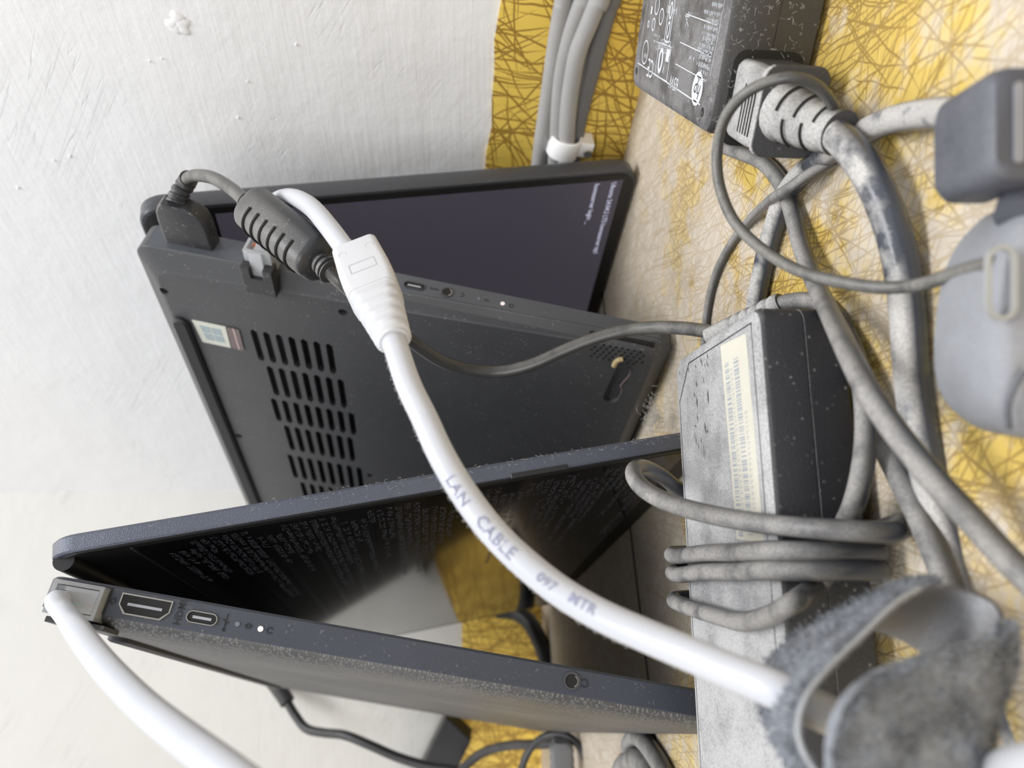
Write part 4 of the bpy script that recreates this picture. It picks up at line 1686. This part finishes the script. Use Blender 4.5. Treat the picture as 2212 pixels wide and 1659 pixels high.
# flattened cord running below it
oc = [(1884, 905, .004), (1910, 960, .004), (1945, 1030, .004), (1985, 1110, .004), (2020, 1190, .004), (2052, 1270, .004), (2085, 1370, .004), (2120, 1500, .004)]
mb = MB()
tube_mb(mb, relax(crom([PZ(u, v, z) for u, v, z in oc], 8), 2), .0027, 18)
o = mb.build('power_cable', M['cord'], smooth=60)
tag(o, 'dusty cord on the sheet squeezed between the wound brick and the thick mains cord', 'cord')
# ---- thick cord from the slate connector, passing under the plug
oc = [(2120, 250, .012), (2060, 244, .009), (2000, 246, .006), (1940, 256, .0045), (1890, 274, .0035), (1850, 296, .003), (1800, 326, .003), (1760, 352, .003), (1722, 386, .003), (1692, 430, .003), (1672, 490, .003), (1655, 550, .003),
      (1642, 610, .003), (1630, 680, .003), (1618, 760, .003)]
mb = MB()
tube_mb(mb, relax(crom([PZ(u, v, z) for u, v, z in oc], 8), 2), .0030, 20)
o = mb.build('power_cable', M['thick'], smooth=60)
tag(o, 'thick dusty cord from the slate connector passing under the mains plug', 'cord')
# ---- thin wires
tw = [P(2150, 568, .124), P(2105, 578, .130), P(2060, 592, .136), P(2000, 612, .1425), P(1950, 620, .147), P(1890, 620, .151), P(1820, 610, .156), P(1750, 594, .162), P(1690, 567, .168), P(1630, 525, .175), P(1582, 472, .180),
      P(1554, 400, .184), P(1549, 330, .184), P(1563, 262, .180), P(1598, 212, .175), P(1650, 180, .171), P(1705, 168, .169), P(1755, 180, .170), P(1790, 212, .173), P(1810, 255, .180), P(1818, 290, .188), P(1805, 330, .197)]
mb = MB()
tube_mb(mb, relax(crom(tw, 8), 2), .00132, 14)
o = mb.build('thin_wire', M['cordlap'], smooth=60)
tag(o, 'thin grey wire looping over the mains plug and into the oval-recess plug', 'wire')
oc = [(1800, 345, .0018), (1745, 378, .0055), (1700, 410, .0075), (1665, 432, .006), (1620, 475, .002), (1578, 530, .0015), (1548, 590, .0015), (1532, 650, .0015), (1524, 710, .0015), (1521, 770, .0015)]
mb = MB()
tube_mb(mb, relax(crom([PZ(u, v, z) for u, v, z in oc], 8), 2), .00150, 14)
o = mb.build('thin_wire', M['cord'], smooth=60)
tag(o, 'thin dusty wire lying on the gold sheet above the wound brick', 'wire')

# ---- slate connector and grey plug at the right edge
cu_ = P(2160, 292, .122)
RX = thing('cord_connector', 'blurred slate connector with a slot at the top right edge', 'connector', V((cu_.x, cu_.y, 0)))
ua, va, na = RT, UP, -FW
ua = (ua - ZA * 0)
mb = MB()
L = []
for z, k in ((-.0105, .86), (-.0085, 1), (.0035, 1), (.0055, .95), (.0062, .84)):
    L.append([cu_ + ua * (x * k) + va * (y * k) + na * z for x, y in rrect(.0108, .0178, .0032, 6)])
mb.loops(L)
hs = mb.build('housing', M['addark'], RX, smooth=40)
for x, m_ in ((-.0012, 'adgrey'), (.0016, 'black')):
    mb = MB()
    rslab(mb, cu_ + ua * x + na * .0058, ua, va, na, -.0007, .0007, -.0062, .0060, .0007, [(-.001, 0), (.0008 if m_ == 'adgrey' else .0006, 0)])
    mb.build('ridge' if m_ == 'adgrey' else 'slot', M[m_], RX, smooth=40)

cg = P(2190, 690, .1250)
RG = thing('wall_plug', 'blurred dusty grey plug with an oval recess at the right edge', 'plug', V((cg.x, cg.y, 0)))
mb = MB()
outl = [(2235, 425), (2190, 440), (2155, 478), (2128, 530), (2108, 600), (2096, 680), (2092, 760), (2098, 830), (2118, 885), (2155, 925), (2215, 948), (2300, 950), (2360, 900), (2380, 700), (2350, 500), (2300, 430)]
base_ = crom([P(u, v, .1275) for u, v in outl] + [P(2235, 425, .1275)], 4)[:-1]
cen = sum(base_, V((0, 0, 0))) / len(base_)
L = []
for z, k in ((-.012, .90), (-.008, .98), (0, 1.0), (.004, .965), (.0065, .88), (.0075, .7)):
    L.append([cen + (p - cen) * k + na * z for p in base_])
mb.loops(L)
mb.build('body', M['adgrey'], RG, smooth=50)
mb = MB()
rc_ = P(2158, 612, .1200)
outer = [rc_ + va * p + ua * q for p, q in stadium_pts(.0118, .0048)]
inner = [rc_ + va * p + ua * q for p, q in stadium_pts(.0104, .0034)]
frame_outline(mb, outer, inner, na, .0010)
mb.build('recess_rim', M['recess'], RG, smooth=50)
mb = MB()
tube_mb(mb, crom([P(2212, 800, .1185), P(2190, 840, .1190), P(2178, 880, .1200), P(2180, 925, .122)], 5), .0005, 8)
mb.build('seam_line', M['addark'], RG)
mb = MB()
tube_mb(mb, [P(2215, 440, .124), P(2206, 470, .123)], .004, 14)
mb.build('cord_entry', M['addark'], RG, smooth=50)

# ------------------------------------------------------------------ fuzzy velcro cable tie, bottom right
RV = thing('velcro_strap', 'fuzzy grey hook-and-loop strap curled in a loop around the cables, bottom right', 'strap', PZ(1900, 1500))


def ribbon(A, B, nu=48, nv=10, thick=.0012, amp=.0, seed=1):
    ea, eb = crom(A, max(2, nu // (len(A) - 1))), crom(B, max(2, nu // (len(B) - 1)))
    n_ = min(len(ea), len(eb))
    ea = [ea[int(i * (len(ea) - 1) / (n_ - 1))] for i in range(n_)]
    eb = [eb[int(i * (len(eb) - 1) / (n_ - 1))] for i in range(n_)]
    rg = random.Random(seed)
    F_, K_ = [], []
    G = [[ea[i].lerp(eb[i], j / nv) for j in range(nv + 1)] for i in range(n_)]
    fronts, backs = [], []
    for i in range(n_):
        rf, rb = [], []
        for j in range(nv + 1):
            du = G[min(i + 1, n_ - 1)][j] - G[max(i - 1, 0)][j]
            dv = G[i][min(j + 1, nv)] - G[i][max(j - 1, 0)]
            nrm = du.cross(dv).normalized()
            off = rg.uniform(-amp, amp)
            rf.append(G[i][j] + nrm * (thick / 2 + off))
            rb.append(G[i][j] - nrm * (thick / 2 + off * .3))
        fronts.append(rf)
        backs.append(rb)
    mb = MB()
    mb.loops([list(a) + list(reversed(b)) for a, b in zip(fronts, backs)])
    return mb, G


# outer fuzzy face of the left turn
A_ = [P(2030, 1268, .128), P(1985, 1272, .126), P(1930, 1308, .123), P(1862, 1375, .119), P(1795, 1440, .115), P(1742, 1505, .112), P(1724, 1575, .110), P(1745, 1640, .108), P(1795, 1700, .107)]
B_ = [P(2020, 1262, .140), P(1962, 1262, .142), P(1885, 1292, .141), P(1800, 1335, .139), P(1712, 1385, .136), P(1655, 1450, .133), P(1648, 1515, .130), P(1675, 1590, .127), P(1735, 1690, .125)]
mbv, G1_ = ribbon(A_, B_, 56, 12, .0013, .00025, 3)
mbv.build('outer_turn', M['fuzz'], RV, smooth=80)
# pale selvedge along the near edge
mb = MB()
tube_mb(mb, relax(crom(A_[1:], 8), 2), .00052, 10)
mb.build('strap_edge', M['selv'], RV, smooth=60)
# smooth inner face of the far turn
A2 = [P(1878, 1358, .1205), P(1925, 1312, .1230), P(1985, 1274, .1262), P(2045, 1268, .1275), P(2100, 1280, .1270), P(2145, 1302, .1245), P(2165, 1332, .1210), P(2160, 1352, .1185)]
B2 = [P(1868, 1352, .1400), P(1905, 1362, .1400), P(1950, 1380, .1400), P(1985, 1402, .1395), P(2015, 1425, .1370), P(2050, 1412, .1320), P(2100, 1390, .1260), P(2150, 1362, .1200)]
mbv, _ = ribbon(A2, B2, 40, 10, .0009)
mbv.build('inner_turn', M['band'], RV, smooth=80)
# front fuzzy flap
A3 = [P(2168, 1338, .1200), P(2140, 1375, .1175), P(2080, 1392, .1140), P(2020, 1405, .1115), P(1960, 1425, .1090), P(1905, 1445, .1070), P(1850, 1480, .1050), P(1812, 1530, .1035), P(1792, 1590, .1025), P(1788, 1660, .1020), P(1800, 1740, .1015)]
B3 = [P(2176, 1350, .1225), P(2185, 1420, .1200), P(2170, 1480, .1170), P(2155, 1530, .1150), P(2140, 1580, .1130), P(2130, 1630, .1110), P(2110, 1680, .1090), P(2080, 1720, .1070), P(2020, 1760, .1055), P(1950, 1780, .1040), P(1880, 1790, .1030)]
mbv, G3_ = ribbon(A3, B3, 56, 18, .0016, .00035, 5)
mbv.build('front_flap', M['fuzz'], RV, smooth=80)
# loose fibres standing out of the fuzz
mb = MB()
rg = random.Random(21)
for G, cnt in ((G1_, 3200), (G3_, 5200)):
    n_ = len(G)
    mv = len(G[0]) - 1
    for _ in range(cnt):
        i = rg.randrange(n_ - 1)
        j = rg.randrange(mv)
        if rg.random() < .30:
            j = rg.choice((0, mv - 1))
        p0 = G[i][j].lerp(G[i + 1][j + 1], rg.random()).lerp(G[i][j + 1], rg.random() * .5)
        du = (G[i + 1][j] - G[i][j]).cross(G[i][j + 1] - G[i][j]).normalized()
        if du.dot(O - p0) < 0:
            du = -du
        d = (du * rg.uniform(.2, 1) + V((rg.uniform(-1, 1), rg.uniform(-1, 1), rg.uniform(-1, 1)))).normalized()
        s_ = d.cross(FW).normalized() * .00010
        le = rg.uniform(.0008, .0019)
        m1 = p0 + du * .0006 + d * le * .6
        p1 = m1 + (d + V((rg.uniform(-1, 1), rg.uniform(-1, 1), rg.uniform(-1, 1)))) * le * .35
        mb.add([p0 - s_, p0 + s_, m1 + s_ * .7, m1 - s_ * .7, p1], [(0, 1, 2, 3), (3, 2, 4)])
o = mb.build('fuzz_fibres', M['fuzz'], RV, recalc=False)
o['kind'] = 'stuff'

# white cable end in the bottom right corner, pale cable bit and dark cord beside it
mb = MB()
tube_mb(mb, crom([P(2120, 1705, .112), P(2165, 1668, .108), P(2215, 1652, .104), P(2290, 1645, .10)], 6), .0027, 18)
o = mb.build('network_cable', M['white'], smooth=60)
tag(o, 'blurred stub of white cable in the bottom right corner', 'cable')

# ------------------------------------------------------------------ grey cables on the wall with a white clip
def wa(u, v, off):
    return hit(u, v, CORN + WA_N * off, WA_N)


bund = [
    ([(1226, -60), (1217, 0), (1203, 80), (1190, 170), (1178, 250), (1168, 320), (1160, 400), (1150, 500)], .0060, .0040, 'grey', 'grey wall cable on the left of the bundle, outside the white clip'),
    ([(1276, -60), (1258, 0), (1236, 60), (1218, 130), (1208, 200), (1203, 280), (1198, 360), (1190, 500)], .0085, .0040, 'grey', 'second grey wall cable from the left, curving into the white clip'),
    ([(1310, -60), (1292, 0), (1268, 60), (1248, 110), (1236, 170), (1228, 230), (1224, 290), (1222, 360), (1215, 500)], .0120, .0042, 'grey', 'third grey wall cable, front one crossing over in the bundle'),
    ([(1296, -60), (1280, 0), (1262, 70), (1250, 150), (1240, 230), (1232, 300), (1228, 400)], .0048, .0040, 'greyD', 'darker grey wall cable half hidden in the middle of the bundle'),
    ([(1334, -60), (1319, 0), (1299, 70), (1278, 150), (1259, 220), (1246, 280), (1238, 330), (1230, 420)], .0050, .0042, 'greyD', 'dark grey wall cable on the right of the bundle'),
]
for pts, off, r, mm, lab_ in bund:
    mb = MB()
    pw = [wa(u, v, off) for u, v in pts]
    tube_mb(mb, relax(crom([pw[0] - WA_D * .40, pw[0] - WA_D * .15] + pw, 6), 2), r, 16)
    o = mb.build('wall_cable', M[mm], smooth=60)
    tag(o, lab_, 'cable', 'grey cables clipped to the wall')
RK = thing('cable_clip', 'white plastic cable clip nailed over the grey wall cables', 'clip', wa(1225, 288, 0))
c0 = wa(1180, 283, .0)
c1 = wa(1248, 294, .0)
cdir = (c1 - c0).normalized()
cw = WA_N.cross(cdir).normalized()
if cw.z > 0:
    cw = -cw
clen = (c1 - c0).length
mb = MB()
pr_ = []
N_ = 18
for k in range(N_ + 1):
    a_ = PI * k / N_
    pr_.append((clen / 2 - math.cos(a_) * clen / 2, .004 + .0135 * math.sin(a_) ** .55))
pr_ = [(0, 0)] + pr_ + [(clen, 0)]
outer = [c0 + cdir * x + WA_N * y for x, y in pr_]
inner = [c0 + cdir * (clen / 2 + (x - clen / 2) * .86) + WA_N * (y * .90 if y > 0 else 0) for x, y in pr_]
L = []
for wv, s_ in ((-.0052, 1), (.0052, 1)):
    L.append([p + cw * wv for p in outer] + [p + cw * wv for p in reversed(inner)])
mb.loops(L)
mb.build('arched_band', M['clip'], RK, bevel=.0004)
mb = MB()
mb.box(c1 + cdir * .003, cdir, cw, WA_N, (-.004, .0035), (-.0042, .0042), (.0015, .0125))
mb.build('nail_block', M['clip'], RK, bevel=.0008)
mb = MB()
tube_mb(mb, [c1 + cdir * .0035 + WA_N * .0, c1 + cdir * .0035 + WA_N * .0150], .0022, 14)
mb.build('nail', M['nail'], RK, smooth=50)

# ------------------------------------------------------------------ things behind the lower laptop, bottom of the picture
RQ = thing('charger_cable', 'black charger cable plugged into the far side of the lower laptop', 'cable', V((-.20, .60, 0)))
mb = MB()
tube_mb(mb, [P(588, 1470, .645), P(612, 1502, .635), P(622, 1518, .632)], .0062, 16)
mb.build('plug', M['rubber'], RQ, smooth=40, bevel=.0006)
mb = MB()
tube_mb(mb, relax(crom([P(618, 1512, .633), P(638, 1545, .628), P(662, 1574, .622), P(700, 1583, .615), P(745, 1588, .607), P(800, 1610, .60), P(860, 1636, .595), P(925, 1655, .59), P(990, 1665, .585)], 8), 2), .0036, 14)
mb.build('cord', M['cordclean'], RQ, smooth=60)
RZ = thing('power_adapter', 'small black power brick standing on end behind the lower laptop, bottom edge', 'power adapter', V((-.27, .56, 0)))
bz = P(958, 1610, .575)
mb = MB()
q0 = P(962, 1548, .632)
xd = (P(1018, 1600, .632) - q0)
yd = (P(905, 1665, .632) - q0)
rd = -FW * -.022
mb.loops([[q0, q0 + xd, q0 + xd + yd * 1.6, q0 + yd * 1.6], [p + rd for p in [q0, q0 + xd, q0 + xd + yd * 1.6, q0 + yd * 1.6]]])
mb.build('housing', M['rubber'], RZ, bevel=.0012)
mb = MB()
tube_mb(mb, relax(crom([P(985, 1680, .61), P(1005, 1655, .61), P(1045, 1625, .605), P(1095, 1611, .59), P(1150, 1608, .57), P(1215, 1606, .555), P(1260, 1612, .545)], 8), 2), .0036, 14)
mb.build('cord', M['cordclean'], RZ, smooth=60)
mb = MB()
tube_mb(mb, relax(crom([P(1125, 1690, .52), P(1130, 1650, .52), P(1150, 1612, .52), P(1180, 1590, .515), P(1220, 1588, .51), P(1250, 1610, .505), P(1268, 1650, .50), P(1272, 1690, .50)], 8), 2), .0026, 12)
o = mb.build('thin_wire', M['cordclean'], smooth=60)
tag(o, 'thin black wire arched behind the lower laptop at the bottom edge', 'wire')
RW = thing('cord_connector', 'dusty ribbed grey connector standing behind the lower laptop at the bottom edge', 'connector', PZ(1290, 1640))
mb = MB()
cc0, cc1 = P(1212, 1598, .505), P(1218, 1720, .49)
da = (cc1 - cc0).normalized()
sa = da.cross(FW).normalized()
L = []
for k in range(13):
    f_ = k / 12
    wd = .0145 if k % 2 else .0158
    if k == 0:
        wd = .009
    L.append([cc0 + da * ((cc1 - cc0).length * f_) + sa * x + FW * y for x, y in rrect(wd, .012, .003, 4)])
mb.loops(L)
mb.build('housing', M['greyD'], RW, smooth=30)
for lab_, pts, r in (('dusty grey cord end curving on the shelf at the bottom edge', [(1390, 1700, .006), (1372, 1648, .006), (1360, 1610, .006), (1380, 1592, .005), (1420, 1640, .004), (1450, 1700, .004)], .0042),
                     ('rounded dusty grey cable stub lying at the bottom edge left of the brick', [(1330, 1720, .006), (1345, 1662, .006), (1370, 1640, .006), (1400, 1660, .006), (1415, 1720, .006)], .0052)):
    mb = MB()
    tube_mb(mb, relax(crom([PZ(*p) for p in pts], 8), 2), r, 14)
    o = mb.build('power_cable', M['cord'], smooth=60)
    tag(o, lab_, 'cord')
# black hose seen through the tent of the lower laptop
mb = MB()
tube_mb(mb, relax(crom([P(1075, 1318, .660), P(1112, 1322, .656), P(1140, 1340, .650), P(1160, 1372, .642), P(1176, 1410, .634), P(1190, 1460, .626), P(1200, 1520, .62)], 8), 2), .0070, 18)
o = mb.build('power_cable', M['cordclean'], smooth=60)
tag(o, 'thick black cord by the gold strip, seen between the lower laptop halves', 'cord')

# ------------------------------------------------------------------ lint and fluff
def lint(name, label, n_, fn, seed, size=(.0006, .0022)):
    rg = random.Random(seed)
    mb = MB()
    for _ in range(n_):
        p0, nrm = fn(rg)
        d = V((rg.uniform(-1, 1), rg.uniform(-1, 1), rg.uniform(-1, 1))).normalized()
        le = rg.uniform(*size)
        c = V((rg.uniform(-1, 1), rg.uniform(-1, 1), rg.uniform(-1, 1))).normalized() * le * .35
        t_ = d - nrm * d.dot(nrm)
        pts = [p0 + nrm * .0001, p0 + t_ * le * .5 + c + nrm * .00025, p0 + t_ * le + nrm * .0002]
        tube_mb(mb, crom(pts, 3), .000035, 3, False)
    o = mb.build(name, M['lint'])
    tag(o, label, 'dust', kind='stuff')
    return o


lint('lint', 'pale dust fibres stuck to the labelled brick beside its plug', 260,
     lambda rg: ((ak(-.0002, rg.uniform(.0, .046), rg.uniform(.004, BH)), -G1) if rg.random() < .7 else (ak(rg.uniform(.0, .012), rg.uniform(.001, .046), BH), ZA)), 4)
lint('lint', 'dust fibres along the near edge of the lower laptop lid', 170,
     lambda rg: (L2.Ld(rg.uniform(.06, .218), -.0003, g2 + tl2 * rg.uniform(.5, 1.0)), (-L2.a + L2.nl).normalized()), 5, (.0005, .0018))
lint('lint', 'dust fibres clinging to the long white network cable', 130,
     lambda rg: (lambda q: (q[0] + q[3] * RLr * (1 if q[3].dot(UP) < 0 else -1), (q[3] * (1 if q[3].dot(UP) < 0 else -1))))(cable_at(rg.uniform(.005, .14))), 6, (.0004, .0012))
lint('lint', 'scattered dust fibres on the underside of the upper laptop', 120,
     lambda rg: (L1.B(rg.uniform(.09, .21), rg.uniform(.012, .12), tbot(.15)), L1.nb), 8, (.0004, .0014))
mb = MB()
rg = random.Random(17)
c = PZ(1428, 905, .006)
for _ in range(260):
    p0 = c + V((rg.gauss(0, .004), rg.gauss(0, .004), abs(rg.gauss(0, .003))))
    d = V((rg.uniform(-1, 1), rg.uniform(-1, 1), rg.uniform(-1, 1))).normalized() * .003
    tube_mb(mb, crom([p0, p0 + d * .5 + V((0, 0, .0006)), p0 + d], 3), .00007, 3, False)
o = mb.build('fluff', M['lint'])
tag(o, 'grey ball of fluff on the shelf between the laptops and the wound brick', 'dust', kind='stuff')
